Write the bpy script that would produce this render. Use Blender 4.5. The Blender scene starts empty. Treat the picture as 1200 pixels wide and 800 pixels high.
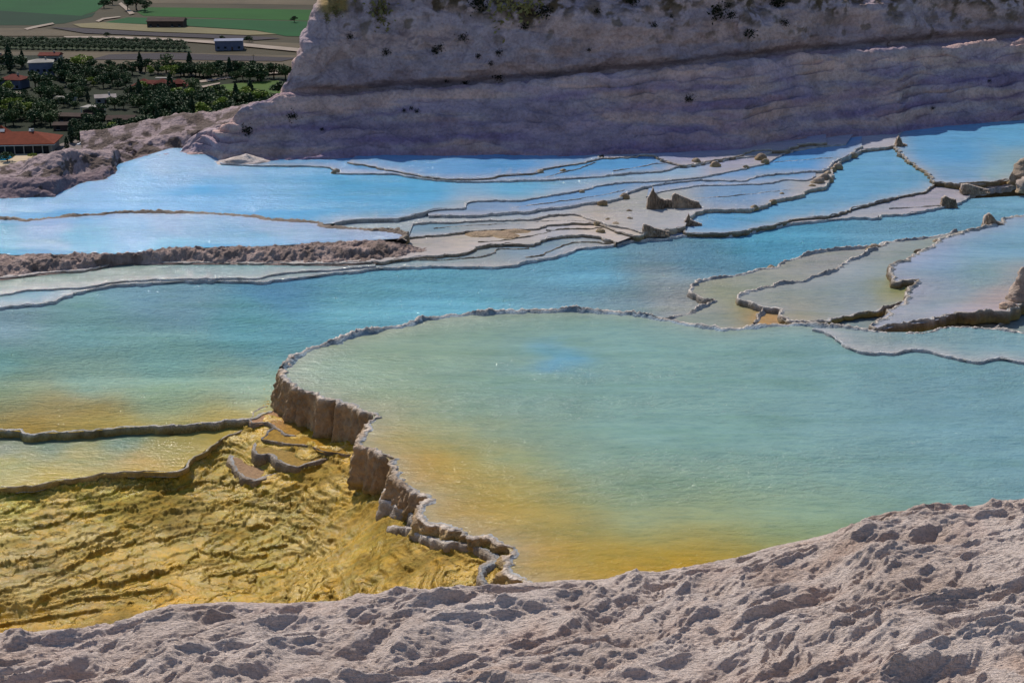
import bpy, math, random
import numpy as np
from mathutils import Vector
from mathutils.geometry import delaunay_2d_cdt
random.seed(7)
S = bpy.context.scene
COL = S.collection
R = math.radians
# ---------------------------------------------------------------- camera model (metres; big pool water is z = 0)
F = 1667.0; PITCH = R(18.9); CH = 10.0
cp, sp = math.cos(PITCH), math.sin(PITCH)
def ray(px, py):
    xc = (px-600.0)/F; yc = (400.0-py)/F
    return xc, cp+yc*sp, -sp+yc*cp
def P(px, py, z):
    a, b, c = ray(px, py); t = (z-CH)/c
    return np.array((a*t, b*t, z))
def PY(px, py, Y):
    a, b, c = ray(px, py); t = Y/b
    return np.array((a*t, Y, CH+c*t))
def topx(X, Y, Z):
    dy, dz = Y, Z-CH
    d = dy*cp-dz*sp; u = dy*sp+dz*cp
    return 600+F*X/d, 400-F*u/d
# ---------------------------------------------------------------- noise
_rng = np.random.RandomState(11)
_perm = np.tile(_rng.permutation(256), 3)
_g = _rng.normal(size=(256, 3)); _g /= np.linalg.norm(_g, axis=1)[:, None]
def perlin(x, y, z=0.0):
    x, y, z = np.broadcast_arrays(np.asarray(x, float), y, z)
    xi, yi, zi = np.floor(x).astype(int), np.floor(y).astype(int), np.floor(z).astype(int)
    xf, yf, zf = x-xi, y-yi, z-zi
    u, v, w = [t*t*t*(t*(t*6-15)+10) for t in (xf, yf, zf)]
    def g(i, j, k):
        h = _perm[_perm[_perm[(xi+i) & 255]+((yi+j) & 255)]+((zi+k) & 255)]
        G = _g[h]
        return G[..., 0]*(xf-i)+G[..., 1]*(yf-j)+G[..., 2]*(zf-k)
    l = lambda a, b, t: a+t*(b-a)
    return 1.5*l(l(l(g(0,0,0), g(1,0,0), u), l(g(0,1,0), g(1,1,0), u), v),
             l(l(g(0,0,1), g(1,0,1), u), l(g(0,1,1), g(1,1,1), u), v), w)
def fbm(x, y, z=0.0, o=4, gain=.5):
    a, s, r = 1.0, 1.0, 0
    for i in range(o):
        r = r+a*perlin(np.asarray(x)*s+i*17.3, np.asarray(y)*s-i*9.1, np.asarray(z)*s+i*5.7); a *= gain; s *= 2.03
    return r
def ridge(x, y, z=0.0, o=4):
    a, s, r = 1.0, 1.0, 0
    for i in range(o):
        r = r+a*(1-np.abs(perlin(np.asarray(x)*s+i*7.3, np.asarray(y)*s-i*3.1, np.asarray(z)*s))*1.6); a *= .5; s *= 2.1
    return r
def ss(a, b, x):
    t = np.clip((x-a)/(b-a), 0, 1); return t*t*(3-2*t)
def lin(c):
    c = np.asarray(c, float)/255
    return np.where(c <= .04045, c/12.92, ((c+.055)/1.055)**2.4)
# ---------------------------------------------------------------- mesh helpers
def tag(o, label=None, cat=None, group=None, kind=None):
    if label: o['label'] = label
    if cat: o['category'] = cat
    if group: o['group'] = group
    if kind: o['kind'] = kind
    return o
def mesh_np(name, V, Fq, mat, cols=None, smooth=True, parent=None):
    V = np.asarray(V, np.float32); Fq = np.asarray(Fq, np.int32)
    me = bpy.data.meshes.new(name); k = Fq.shape[1]
    me.vertices.add(len(V)); me.vertices.foreach_set('co', V.ravel())
    me.loops.add(Fq.size); me.loops.foreach_set('vertex_index', Fq.ravel())
    me.polygons.add(len(Fq)); me.polygons.foreach_set('loop_start', np.arange(0, Fq.size, k, dtype=np.int32))
    me.polygons.foreach_set('loop_total', np.full(len(Fq), k, np.int32))
    if smooth: me.polygons.foreach_set('use_smooth', np.ones(len(Fq), bool))
    if cols is not None:
        for nm, c in cols.items():
            at = me.color_attributes.new(nm, 'FLOAT_COLOR', 'POINT')
            c4 = np.ones((len(V), 4), np.float32); c4[:, :c.shape[1]] = c
            at.data.foreach_set('color', c4.ravel())
    me.materials.append(mat); me.update(calc_edges=True); me.validate()
    o = bpy.data.objects.new(name, me); COL.objects.link(o); o.parent = parent
    return o
def gridfaces(n, m):
    i = np.arange((n-1)*m).reshape(n-1, m)[:, :-1].ravel()
    return np.stack([i, i+1, i+m+1, i+m], 1)
class MB:
    def __init__(s): s.v = []; s.f = []
    def add(s, vs, fs):
        b = len(s.v); s.v += [tuple(map(float, v)) for v in vs]; s.f += [tuple(b+i for i in f) for f in fs]
    def box(s, x0, x1, y0, y1, z0, z1):
        s.add([(x0,y0,z0),(x1,y0,z0),(x1,y1,z0),(x0,y1,z0),(x0,y0,z1),(x1,y0,z1),(x1,y1,z1),(x0,y1,z1)],
              [(0,3,2,1),(4,5,6,7),(0,1,5,4),(1,2,6,5),(2,3,7,6),(3,0,4,7)])
    def tube(s, pts, rad, n=8):
        pts = [Vector(p) for p in pts]; vs = []; fs = []
        for i, p in enumerate(pts):
            d = (pts[min(i+1, len(pts)-1)]-pts[max(i-1, 0)]).normalized()
            a = d.orthogonal().normalized(); b = d.cross(a)
            for k in range(n):
                t = 2*math.pi*k/n; vs.append(p+(a*math.cos(t)+b*math.sin(t))*rad[i])
        for i in range(len(pts)-1):
            for k in range(n): fs.append((i*n+k, i*n+(k+1) % n, (i+1)*n+(k+1) % n, (i+1)*n+k))
        fs.append(tuple(range(n-1, -1, -1))); fs.append(tuple(range((len(pts)-1)*n, len(pts)*n)))
        s.add(vs, fs)
    def build(s, name, mat, parent=None, smooth=False):
        me = bpy.data.meshes.new(name); me.from_pydata(s.v, [], s.f); me.materials.append(mat)
        if smooth:
            for p in me.polygons: p.use_smooth = True
        o = bpy.data.objects.new(name, me); COL.objects.link(o); o.parent = parent
        return o
def empty(name, loc, rz=0):
    o = bpy.data.objects.new(name, None); o.location = loc; o.rotation_euler = (0, 0, rz); COL.objects.link(o); return o
def copy_tree(o, parent=None, shallow=False):
    c = o.copy(); COL.objects.link(c); c.parent = parent
    for ch in list(o.children): copy_tree(ch, c)
    return c
# ---------------------------------------------------------------- materials
def newmat(name):
    m = bpy.data.materials.new(name); m.use_nodes = True
    nt = m.node_tree; return m, nt, nt.nodes['Principled BSDF'], nt.nodes['Material Output']
def N(nt, t, **kw):
    n = nt.nodes.new(t)
    for k, v in kw.items():
        if k in n.inputs.keys(): n.inputs[k].default_value = v
        else: setattr(n, k, v)
    return n
def L(nt, a, b): nt.links.new(a, b)
def coords(nt, sc=(1,1,1), rot=(0,0,0)):
    g = N(nt, 'ShaderNodeNewGeometry'); mp = N(nt, 'ShaderNodeMapping')
    mp.inputs['Scale'].default_value = sc; mp.inputs['Rotation'].default_value = rot
    L(nt, g.outputs['Position'], mp.inputs['Vector']); return mp.outputs['Vector']
def noise(nt, vec, scale, detail=4, rough=.55, dist=0):
    n = N(nt, 'ShaderNodeTexNoise', Scale=scale, Detail=detail, Roughness=rough, Distortion=dist)
    L(nt, vec, n.inputs['Vector']); return n.outputs['Fac']
def ramp(nt, fac, stops, interp='LINEAR'):
    r = N(nt, 'ShaderNodeValToRGB'); e = r.color_ramp.elements; r.color_ramp.interpolation = interp
    while len(e) < len(stops): e.new(.5)
    for el, (p, c) in zip(e, stops):
        el.position = p; el.color = tuple(c)+(1,) if hasattr(c, '__len__') else (c, c, c, 1)
    L(nt, fac, r.inputs['Fac']); return r.outputs['Color']
def mix(nt, fac, a, b, mode='MIX'):
    m = N(nt, 'ShaderNodeMix', data_type='RGBA', blend_type=mode)
    for s, v in ((m.inputs[0], fac), (m.inputs[6], a), (m.inputs[7], b)):
        if isinstance(v, (int, float)): s.default_value = v
        elif isinstance(v, tuple): s.default_value = v+(1,)
        else: L(nt, v, s)
    return m.outputs[2]
def math_(nt, op, a, b=0.0):
    m = N(nt, 'ShaderNodeMath', operation=op)
    for s, v in ((m.inputs[0], a), (m.inputs[1], b)):
        if isinstance(v, (int, float)): s.default_value = v
        else: L(nt, v, s)
    return m.outputs[0]
def bump(nt, h, dist, strength=1.0, prev=None):
    b = N(nt, 'ShaderNodeBump', Strength=strength, Distance=dist); L(nt, h, b.inputs['Height'])
    if prev is not None: L(nt, prev, b.inputs['Normal'])
    return b.outputs['Normal']
def attr(nt, name):
    return N(nt, 'ShaderNodeAttribute', attribute_name=name).outputs['Color']

def water_mat(name, amp=.010, sx=1.0, rough=.10, spec=.28):
    m, nt, b, out = newmat(name)
    col = attr(nt, 'Col')
    v1 = coords(nt, (.28, 1.2, 1), (0, 0, .12)); v2 = coords(nt, (1.0, 3.4, 1), (0, 0, .1)); v3 = coords(nt, (.12, .5, 1), (0, 0, .2))
    sw = noise(nt, v1, 1.4, 5, .6, .6)
    tint = ramp(nt, sw, [(.3, (.86, .90, .84)), (.5, (1, 1, 1)), (.72, (1.10, 1.06, 1.05))])
    c = mix(nt, 1.0, col, tint, 'MULTIPLY')
    sw2 = noise(nt, v2, 2.2, 4, .65, .3)
    c = mix(nt, 1.0, c, ramp(nt, sw2, [(.32, (.80, .86, .90)), (.5, (1, 1, 1)), (.7, (1.08, 1.07, 1.0))]), 'MULTIPLY')
    L(nt, c, b.inputs['Base Color'])
    b.inputs['Roughness'].default_value = rough; b.inputs['IOR'].default_value = 1.33; b.inputs['Specular IOR Level'].default_value = spec
    n1 = noise(nt, coords(nt, (1.3*sx, 3.2*sx, 1), (0, 0, .1)), 3.0, 3, .6)
    n2 = noise(nt, coords(nt, (3.0*sx, 6.0*sx, 1), (0, 0, -.15)), 5.5, 3, .6)
    calm = ramp(nt, noise(nt, v3, .9, 2), [(.35, .25), (.65, 1.0)])
    h = math_(nt, 'MULTIPLY', math_(nt, 'ADD', math_(nt, 'MULTIPLY', n1, 1.0), math_(nt, 'MULTIPLY', n2, .4)), calm)
    L(nt, bump(nt, h, amp*6), b.inputs['Normal'])
    return m
M_WAT = water_mat('milky_water')
M_WATR = water_mat('rippled_milky_water', .034, 1.3, .035, .25)
M_WATC = water_mat('calm_shallow_water', .005, 1.0, .10, .10)

def rock_mat(name, base, dark, bumpd=.03, fine=14, stain=None, spec=.3, rough=.9, usecol=False, algae=False):
    m, nt, b, out = newmat(name)
    v = coords(nt)
    n = noise(nt, v, 1.3, 7, .62, .4); n2 = noise(nt, v, 9, 5, .7)
    c = ramp(nt, n, [(.28, dark), (.5, base), (.75, tuple(min(1, x*1.18) for x in base))])
    c = mix(nt, 1.0, c, ramp(nt, n2, [(.3, .68), (.55, 1.0), (.8, 1.15)]), 'MULTIPLY')
    if stain:
        sv = coords(nt, (1, 1, .35))
        s = ramp(nt, noise(nt, sv, stain[1], 6, .7, .8), [(stain[2], 0.0), (stain[2]+.07, 1.0)])
        c = mix(nt, s, c, stain[0])
    if usecol: c = mix(nt, 1.0, c, attr(nt, 'Col'), 'MULTIPLY')
    L(nt, c, b.inputs['Base Color'])
    b.inputs['Roughness'].default_value = rough; b.inputs['Specular IOR Level'].default_value = spec
    vo = N(nt, 'ShaderNodeTexVoronoi', Scale=fine); L(nt, v, vo.inputs['Vector'])
    h = math_(nt, 'ADD', math_(nt, 'MULTIPLY', noise(nt, v, fine*.5, 8, .7), 1.0), math_(nt, 'MULTIPLY', vo.outputs['Distance'], .35))
    L(nt, bump(nt, h, bumpd), b.inputs['Normal'])
    return m
M_RIM = rock_mat('travertine_rim_rock', (.56, .51, .46), (.40, .34, .29), .05, 26, usecol=True, rough=.65)
M_CLIFF = rock_mat('travertine_cliff_rock', (.45, .375, .37), (.30, .245, .25), .10, 7, usecol=True)
M_BANK = rock_mat('crusty_travertine', (.42, .35, .32), (.22, .17, .14), .08, 14, usecol=True)

# foreground rock: fine horizontal micro ripples
m, nt, b, out = newmat('pitted_travertine_ground')
v = coords(nt)
c = ramp(nt, noise(nt, v, .9, 7, .6, .5), [(.3, (.64, .51, .44)), (.55, (.81, .69, .63)), (.75, (.88, .77, .71))])
c = mix(nt, 1.0, c, ramp(nt, noise(nt, v, 30, 5, .75), [(.3, .62), (.52, 1.0), (.8, 1.12)]), 'MULTIPLY')
c = mix(nt, 1.0, c, attr(nt, 'Col'), 'MULTIPLY')
L(nt, c, b.inputs['Base Color']); b.inputs['Roughness'].default_value = .95; b.inputs['Specular IOR Level'].default_value = .2
rv = coords(nt, (3.0, 15, 9), (0, 0, -.25))
h = math_(nt, 'ADD', math_(nt, 'MULTIPLY', noise(nt, rv, 2.4, 5, .62, 1.0), 1.0), math_(nt, 'MULTIPLY', noise(nt, v, 48, 6, .7), .55))
nb = bump(nt, h, .08)
L(nt, nb, b.inputs['Normal']); M_FORE = m

# yellow cascades: Col = colour, W = wetness (r)
m, nt, b, out = newmat('algae_coated_travertine')
v = coords(nt)
c = mix(nt, 1.0, attr(nt, 'Col'), ramp(nt, noise(nt, v, 14, 6, .7), [(.3, .62), (.52, 1.0), (.8, 1.25)]), 'MULTIPLY')
L(nt, c, b.inputs['Base Color'])
w = N(nt, 'ShaderNodeSeparateColor'); L(nt, attr(nt, 'W'), w.inputs[0]); wr = w.outputs[0]
L(nt, ramp(nt, wr, [(0, .85), (1, .22)]), b.inputs['Roughness']); b.inputs['Specular IOR Level'].default_value = .22
hd = math_(nt, 'MULTIPLY', noise(nt, v, 26, 7, .75), math_(nt, 'SUBTRACT', 1.25, wr))
hw = math_(nt, 'MULTIPLY', noise(nt, coords(nt, (2.5, 7, 1)), 3.5, 3, .6), math_(nt, 'MULTIPLY', wr, .22))
L(nt, bump(nt, math_(nt, 'ADD', hd, hw), .06), b.inputs['Normal']); M_CASC = m
M_CASCW = water_mat('wet_algae_film', .006, 1.2, .3)

def plain(name, c, c2=None, sc=.05, rough=.9, b_=0, bs=1.0, spec=.08):
    m, nt, b, out = newmat(name)
    v = coords(nt)
    if c2 is None: c2 = tuple(x*.7 for x in c)
    n = noise(nt, v, sc, 6, .65)
    L(nt, ramp(nt, n, [(.32, c2), (.68, c)]), b.inputs['Base Color'])
    b.inputs['Roughness'].default_value = rough; b.inputs['Specular IOR Level'].default_value = spec
    if b_: L(nt, bump(nt, noise(nt, v, bs, 6, .7), b_), b.inputs['Normal'])
    return m

# ---------------------------------------------------------------- line helpers
def catmull(pts, ds):
    p = np.asarray(pts, float)
    if len(p) == 2: p = np.array([p[0], (p[0]+p[1])/2, p[1]])
    q = np.vstack([2*p[0]-p[1], p, 2*p[-1]-p[-2]])
    out = []
    for i in range(1, len(q)-2):
        n = 14; t = np.linspace(0, 1, n, endpoint=False)[:, None]
        a, b, c, d = q[i-1], q[i], q[i+1], q[i+2]
        out.append(.5*((2*b)+(-a+c)*t+(2*a-5*b+4*c-d)*t**2+(-a+3*b-3*c+d)*t**3))
    out.append(p[-1:]); o = np.vstack(out)
    s = np.r_[0, np.cumsum(np.linalg.norm(np.diff(o[:, :2], axis=0), axis=1))]
    n = max(4, int(s[-1]/ds)); u = np.linspace(0, s[-1], n+1)
    return np.stack([np.interp(u, s, o[:, k]) for k in range(o.shape[1])], 1), u
def poly_area(p):
    x, y = p[:, 0], p[:, 1]; return .5*np.sum(x*np.roll(y, -1)-np.roll(x, -1)*y)

BROWN = np.array((.50, .40, .29)); PALE = np.array((1.5, 1.45, 1.42))
WS = [.36]
def rim(name, line, sgn, w=.10, jag=.05, seed=0, ds=.05, crust=1.0, face=BROWN, algae=.3, flute=.0, label='', cat='rock rim', group=None, inner=.14, teeth=.35, inner_shade=(.78, .88, 1.0)):  # inner faces carry shade and blue sky reflection in their colour
    """line: rows (X, Y, ztop, zbottom, lip). Sweeps a crusted travertine wall along it; sgn picks the outer side."""
    L_, u = catmull(line, ds)
    n = len(L_)
    xy = L_[:, :2].copy(); d = np.gradient(xy, axis=0); d /= np.linalg.norm(d, axis=1)[:, None]+1e-9
    nr = np.stack([d[:, 1], -d[:, 0]], 1)*sgn
    sc = np.abs(np.sin(u*5.3+3*fbm(u*.9+seed, seed*3.1, .3, 2)))      # scallops
    xy += nr*(jag*(1.2*fbm(u*1.3+seed, 1.7+seed, .1, 4)+.9*(sc-.6)))[:, None]
    W = w*WS[0]*(1+.45*fbm(u*2.1, seed+5.2, .7, 3))
    zt, zb, lip = L_[:, 2], L_[:, 3], L_[:, 4]
    lipn = lip*(1+teeth*fbm(u*7, seed+8.8, .2, 3)+.45*np.clip(fbm(u*17, seed+1.8, .2, 2), -.5, 1))
    lipn = lipn*np.clip(.75+1.1*fbm(u*.9, seed+3.3, .6, 3), .15, 1.5); bm = ss(-.05, .5, fbm(u*.6, seed+9.1, 1.6, 3))
    H = np.maximum(zt-zb, .02)
    hm = float(H.max()); rows = int(np.clip(hm/.045, 3, 18))
    prof = [(-3.4, -inner, -1.), (-2.5, -.012, -1.), (-1.5, .40, -1.), (-.6, .85, -.4), (-.15, 1.0, .9), (.25, .85, .9)]
    V = []; C = []; fl = flute*(1.1*(1-2.2*np.abs(fbm(u*1.9, seed+2., .4, 3)))+.6*fbm(u*5.3, seed+4., .9, 3))
    for o, hz, cr in prof:
        z = zt+(hz*lipn if hz > 0 else hz)
        V.append(np.c_[xy+nr*(W*o)[:, None], z]); C.append(np.full(n, cr))
    for k in range(rows+1):
        t = k/rows
        bul = W*(.55+.35*math.sin(min(t*3.0, 3.14)))+H*.10*t+fl*(.25+.75*t)
        z = zt+lipn*.45*(1-t)-t*(H+.06)
        V.append(np.c_[xy+nr*bul[:, None], z]); C.append(np.full(n, .55 if k == 0 else (.12 if k == 1 else 0.)))
    V = np.array(V); C = np.array(C)
    dn = fbm(V[..., 0]*9, V[..., 1]*9, V[..., 2]*9, 3)
    dn2 = fbm(V[..., 0]*21, V[..., 1]*21, V[..., 2]*17, 2)
    V[..., :2] += (nr[None]*(dn*(.30*w+.16*flute)+dn2*.020)[..., None]); V[..., 2] += (.12*w*fbm(V[..., 0]*11+5, V[..., 1]*11, V[..., 2]*5, 3)+.010*dn2)*(1-np.clip(-C, 0, 1))
    m_, n_ = V.shape[:2]
    inn = np.clip(-C, 0, 1)[..., None]; C = np.maximum(C, 0)*(1-.65*bm[None, :])
    crn = np.clip(C+.25*fbm(V[..., 0]*5, V[..., 1]*5, V[..., 2]*5+3, 3)*(C > 0.01), 0, 1)*crust
    col = face[None, None]*(1-crn[..., None])+PALE*crn[..., None]
    col = col*(1-inn)+np.array(inner_shade)*inn
    low = np.clip((zb[None]+.14-V[..., 2])/.14, 0, 1)*algae*(crn < .3)*(inn[..., 0] < .1)
    low = low[..., None]; col = col*(1-low)+np.array((.75, .55, .10))*low
    mm = (.85+.3*fbm(V[..., 0]*2.5, V[..., 1]*2.5, V[..., 2]*1.2, 4))[..., None]; col = col*mm
    fq = gridfaces(m_, n_)
    if sgn < 0: fq = fq[:, ::-1]
    if name in ('rim', 'wall'):
        name_ = name
        V = V-np.array(POOL[0].location)
        return mesh_np(name_, V.reshape(-1, 3), fq, M_RIM, {'Col': col.reshape(-1, 3)}, parent=POOL[0])
    o = mesh_np(name, V.reshape(-1, 3), fq, M_RIM, {'Col': col.reshape(-1, 3)})
    return tag(o, label, cat, group)

FARM = [False]; CF = [None]
def water(name, poly, z, ctrl, mat, label, rims=None, shelf=None, shelf_w=.5, step=8, tname='terrace_pool', tcat='terrace pool', pname='water'):
    """poly: world XY ring; ctrl: (px,py,r,g,b) colour of the water and the bed under it there."""
    poly = np.asarray(poly)[:, :2]
    keep = [0]
    for i in range(1, len(poly)):
        if np.linalg.norm(poly[i]-poly[keep[-1]]) > .06: keep.append(i)
    poly = poly[keep]
    px, py = topx(poly[:, 0], poly[:, 1], np.full(len(poly), z)); Q = np.c_[px, -py]
    gx, gy = np.meshgrid(np.arange(Q[:, 0].min(), Q[:, 0].max(), step*1.5), np.arange(Q[:, 1].min(), Q[:, 1].max(), step))
    gx = gx+_rng.uniform(-2, 2, gx.shape); gy = gy+_rng.uniform(-1, 1, gy.shape)
    pts = np.c_[gx.ravel(), gy.ravel()]; inside = np.zeros(len(pts), bool); j = len(Q)-1
    for i in range(len(Q)):
        c = (Q[i, 1] > pts[:, 1]) != (Q[j, 1] > pts[:, 1])
        with np.errstate(divide='ignore', invalid='ignore'):
            xx = (Q[j, 0]-Q[i, 0])*(pts[:, 1]-Q[i, 1])/(Q[j, 1]-Q[i, 1])+Q[i, 0]
        inside ^= c & (pts[:, 0] < xx); j = i
    pts = pts[inside]; nb = len(Q); allp = np.vstack([Q, pts])
    vs, es, fs, *_ = delaunay_2d_cdt([Vector(p) for p in allp], [(i, (i+1) % nb) for i in range(nb)], [], 0, 1e-4)
    vs = np.array([tuple(v) for v in vs]); fs = np.array([f for f in fs if len(f) == 3])
    cen = vs[fs].mean(1); ok = np.zeros(len(cen), bool); j = nb-1
    for i in range(nb):
        c = (Q[i, 1] > cen[:, 1]) != (Q[j, 1] > cen[:, 1])
        with np.errstate(divide='ignore', invalid='ignore'):
            xx = (Q[j, 0]-Q[i, 0])*(cen[:, 1]-Q[i, 1])/(Q[j, 1]-Q[i, 1])+Q[i, 0]
        ok ^= c & (cen[:, 0] < xx); j = i
    fs = fs[ok]
    a, b_, c_ = ray(vs[:, 0], -vs[:, 1]); t = (z-CH)/c_
    V = np.c_[a*t, b_*t, np.full(len(vs), z)]
    ctrl = np.array(ctrl, float); K = lin(ctrl[:, 2:5])
    wx = vs[:, 0]+14*fbm(V[:, 0]*.5, V[:, 1]*.5, 1.1, 3); wy = -vs[:, 1]+9*fbm(V[:, 0]*.5, V[:, 1]*.5, 7.7, 3)
    d2 = ((wx[:, None]-ctrl[None, :, 0])*.6)**2+(wy[:, None]-ctrl[None, :, 1])**2
    sf = 420 if (Q[:, 1].max()-Q[:, 1].min()) > 120 else 60; wgt = 1/(d2+sf)**(2.2 if sf > 100 else 1.7); col = (wgt@K)/wgt.sum(1)[:, None]
    if callable(CF[0]): col = CF[0](V); CF[0] = None
    if shelf is not None and rims is not None:
        dm = np.full(len(V), 1e9)
        for r_ in rims:
            r_ = np.asarray(r_)[:, :2]
            for i0 in range(0, len(V), 4000):
                dd = np.linalg.norm(V[i0:i0+4000, None, :2]-r_[None], axis=2).min(1); dm[i0:i0+4000] = np.minimum(dm[i0:i0+4000], dd)
        f = np.clip(np.exp(-(dm/shelf_w)**1.3), 0, 1)[:, None]*.6
        col = col*(1-f)+lin(shelf)*f
    if rims is not None and shelf is None: pass
    # faces upward
    n0 = np.cross(V[fs[:, 1]]-V[fs[:, 0]], V[fs[:, 2]]-V[fs[:, 0]])[:, 2] < 0
    fs[n0] = fs[n0][:, ::-1]
    if name == 'pool_water':
        root = empty(tname, tuple(V.mean(0))); tag(root, label, tcat)
        o = mesh_np(pname, V-V.mean(0)*1.0, fs, mat, {'Col': col*WK*(.98 if FARM[0] else (1.42 if 'middle pool' in label else 1.02))}, parent=root); POOL[0] = root
        return o
    return tag(mesh_np(name, V, fs, mat, {'Col': col*WK}), label, 'pool water', None, 'structure')
WK = .92; POOL = [None]
def line3(pts, z, zb, lip):
    """pixels traced on the crest -> world rows"""
    out = []; q_ = []
    for i, p in enumerate(pts):                       # long end spans get evenly spaced extra points
        q_.append(p)
        if i+1 < len(pts) and abs(pts[i+1][0]-p[0]) > 250:
            n = pts[i+1]; k = int(abs(n[0]-p[0])/70)
            q_ += [(p[0]+(n[0]-p[0])*j/k, p[1]+(n[1]-p[1])*j/k) for j in range(1, k)]
    pts = q_
    for p in pts:
        zz = z; b = p[2] if len(p) > 2 and p[2] is not None else zb; l = p[3] if len(p) > 3 else lip
        q = P(p[0], p[1], zz+l); out.append((q[0], q[1], zz, b, l))
    return out
def line3v(pts):
    return [(*P(x, y, z+l)[:2], z, b, l) for x, y, z, b, l in [(q+(.025,))[:5] for q in pts]]
PINK = (198, 188, 186)
def zm(z): return -.70+(z+.70)*.62
def plateau(z, front, back, zb, ctrl, wlabel, rlabel, lip=.04, w=.08, mat=None, shelf=PINK, shelf_w=.35, wname='pool_water', tname='terrace_pool', tcat='terrace pool', pname='water', seed=1, jag=.06, step=8, **kw):
    if FARM[0]:
        z, zb = zm(z), zm(zb); w = w*.85
    fr = line3(front, z, zb, lip); bk = [tuple(P(x, y, z)) for x, y in back]
    frd, _ = catmull(fr, .12)
    ring = np.vstack([frd[:, :2], np.array(bk)[:, :2]])
    sgn = 1 if poly_area(ring) > 0 else -1
    water(wname, ring, z, ctrl, mat or M_WAT, wlabel, [frd], shelf, shelf_w, step, tname, tcat, pname)
    rim('rim', fr, sgn, w=w, jag=jag, seed=seed, label=rlabel, **kw)
    return fr, sgn

# ================================================================ POOLS
GREY = np.array((.85, .78, .72)); SKYTINT = np.array((.95, 1.1, 1.3))  # bluish tone paints reflected sky into the shaded outer rim faces
# middle pool
C_M = [(0,380,134,162,170),(200,350,127,165,178),(0,430,114,162,158),(200,420,122,165,158),(300,380,110,167,174),(500,350,107,167,185),(700,320,112,172,195),(100,400,122,165,165),(400,360,110,167,180),(0,455,137,157,130),(100,440,132,162,145),(900,290,93,162,190),(1100,250,118,167,190),(60,480,158,142,90),(200,465,133,157,130),(40,497,173,132,50),(100,492,158,137,75),(300,465,130,157,140),(740,350,132,157,165),(790,352,158,155,150),(780,335,143,157,160),(330,350,100,152,182),(0,462,138,147,108),(250,485,153,145,95),(820,312,108,157,180)]
plateau(-.70, [(-120,512),(0,503),(36,506),(80,505),(120,502),(150,499),(200,497),(248,494),(266,491),(280,489),(296,488),(318,480)],
        [(345,470),(400,430),(700,400),(900,420),(1300,420),(1750,300),(1750,200),(1000,240),(600,290),(0,330),(-120,340)], -.815, C_M,
        'long teal middle pool shading to ochre at the lower left', 'low pinkish crust rim holding the teal middle pool above the yellow cascades', lip=.03, w=.10, jag=.09, mat=M_WATR, shelf=(172,145,60), shelf_w=.8, seed=2, algae=.6, face=np.array((.46, .45, .28)), teeth=.9)
FARM[0] = True
L1 = [(-120,374),(0,359),(55,354),(82,344),(117,336),(140,332),(190,330),(225,328),(300,329),(325,327),(370,322),(395,318),(412,317),(450,313),(510,311),(556,312),(604,310),(612,307),(640,302),(660,297),(680,290),(720,286),(744,281),(788,277),(800,275),(860,274),(880,270),(896,267),(916,263),(940,260),(1000,254),(1026,255),(1032,251),(1060,250),(1080,247),(1104,241),(1128,235),(1140,227),(1156,221),(1180,219),(1192,216),(1200,214),(1750,196)]
C_1 = [(40,350,98,150,172),(100,325,132,150,145),(300,317,115,150,155),(450,310,110,152,165),(500,305,112,150,160),(640,300,130,158,178),(560,300,152,160,162),(700,283,162,168,174),(800,272,110,160,210),(900,262,162,165,174),(1000,250,164,170,182),(1100,235,172,170,186),(1150,217,182,175,184),(0,330,135,150,140),(1100,225,187,175,179)]
plateau(-.60, L1, [(1750,150),(1200,165),(1000,200),(700,250),(400,290),(0,310),(-120,315)], -.76, C_1,
        'narrow grey green strip pool below the crusted bank', 'long thin pale rim running the whole width behind the teal middle pool', lip=.02, w=.06, mat=M_WAT, face=SKYTINT, algae=.05, seed=3, jag=.10)
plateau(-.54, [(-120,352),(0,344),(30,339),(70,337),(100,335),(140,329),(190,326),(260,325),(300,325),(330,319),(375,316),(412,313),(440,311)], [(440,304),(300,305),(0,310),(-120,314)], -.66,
        [(0,330,135,150,140),(100,325,132,150,145),(300,317,115,150,155)], 'grey green shallow water under the crusted bank at the left', 'short second rim just behind the long pale rim at the far left', lip=.02, w=.05, face=SKYTINT, algae=.05, seed=4)
L2 = [(-120,329),(0,325),(50,319),(110,314),(140,308),(200,307),(300,307),(400,308),(450,305),(500,299),(540,296),(554,292),(562,287),(600,285),(624,285),(640,279),(670,274),(700,276),(724,283)]
plateau(-.47, L2, [(760,270),(762,255),(700,245),(480,250),(300,280),(-120,290)], -.66,
        [(500,290,178,170,165),(600,278,202,186,172),(700,268,208,190,176),(650,280,170,175,188),(600,290,175,175,182),(550,290,192,180,170),(740,268,200,188,180)],
        'pinkish wet flats between the crusted bank and the standing slabs', 'irregular dark crust rim at the front of the pinkish flats', lip=.02, w=.07, seed=5, jag=.12, mat=M_WATC, algae=.15)
plateau(-.39, [(478,278),(500,275),(520,274),(552,270),(580,268),(628,267),(640,263),(670,261),(700,262),(722,270),(744,276),(760,272)], [(775,262),(760,250),(700,235),(500,245),(478,262)], -.5,
        [(500,270,125,155,175),(580,262,150,158,165),(650,258,190,182,176),(720,262,208,190,175)], 'grey teal shallow tongue ending at the curled rim of the left pool', 'thin crumbly rim in front of the grey teal tongue', lip=.02, w=.06, seed=6, jag=.10, mat=M_WATC)
LE = [(484,262),(500,260),(532,260),(550,258),(584,257),(620,256),(640,252),(670,250),(690,255),(710,262),(735,266),(752,271),(775,269),(800,265),(806,257),(812,250),(830,245),(880,244),(896,239),(912,232),(936,228),(948,221),(966,218),(974,208),(976,198),(990,185),(1000,180),(1012,175),(1046,170),(1052,162)]
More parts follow.
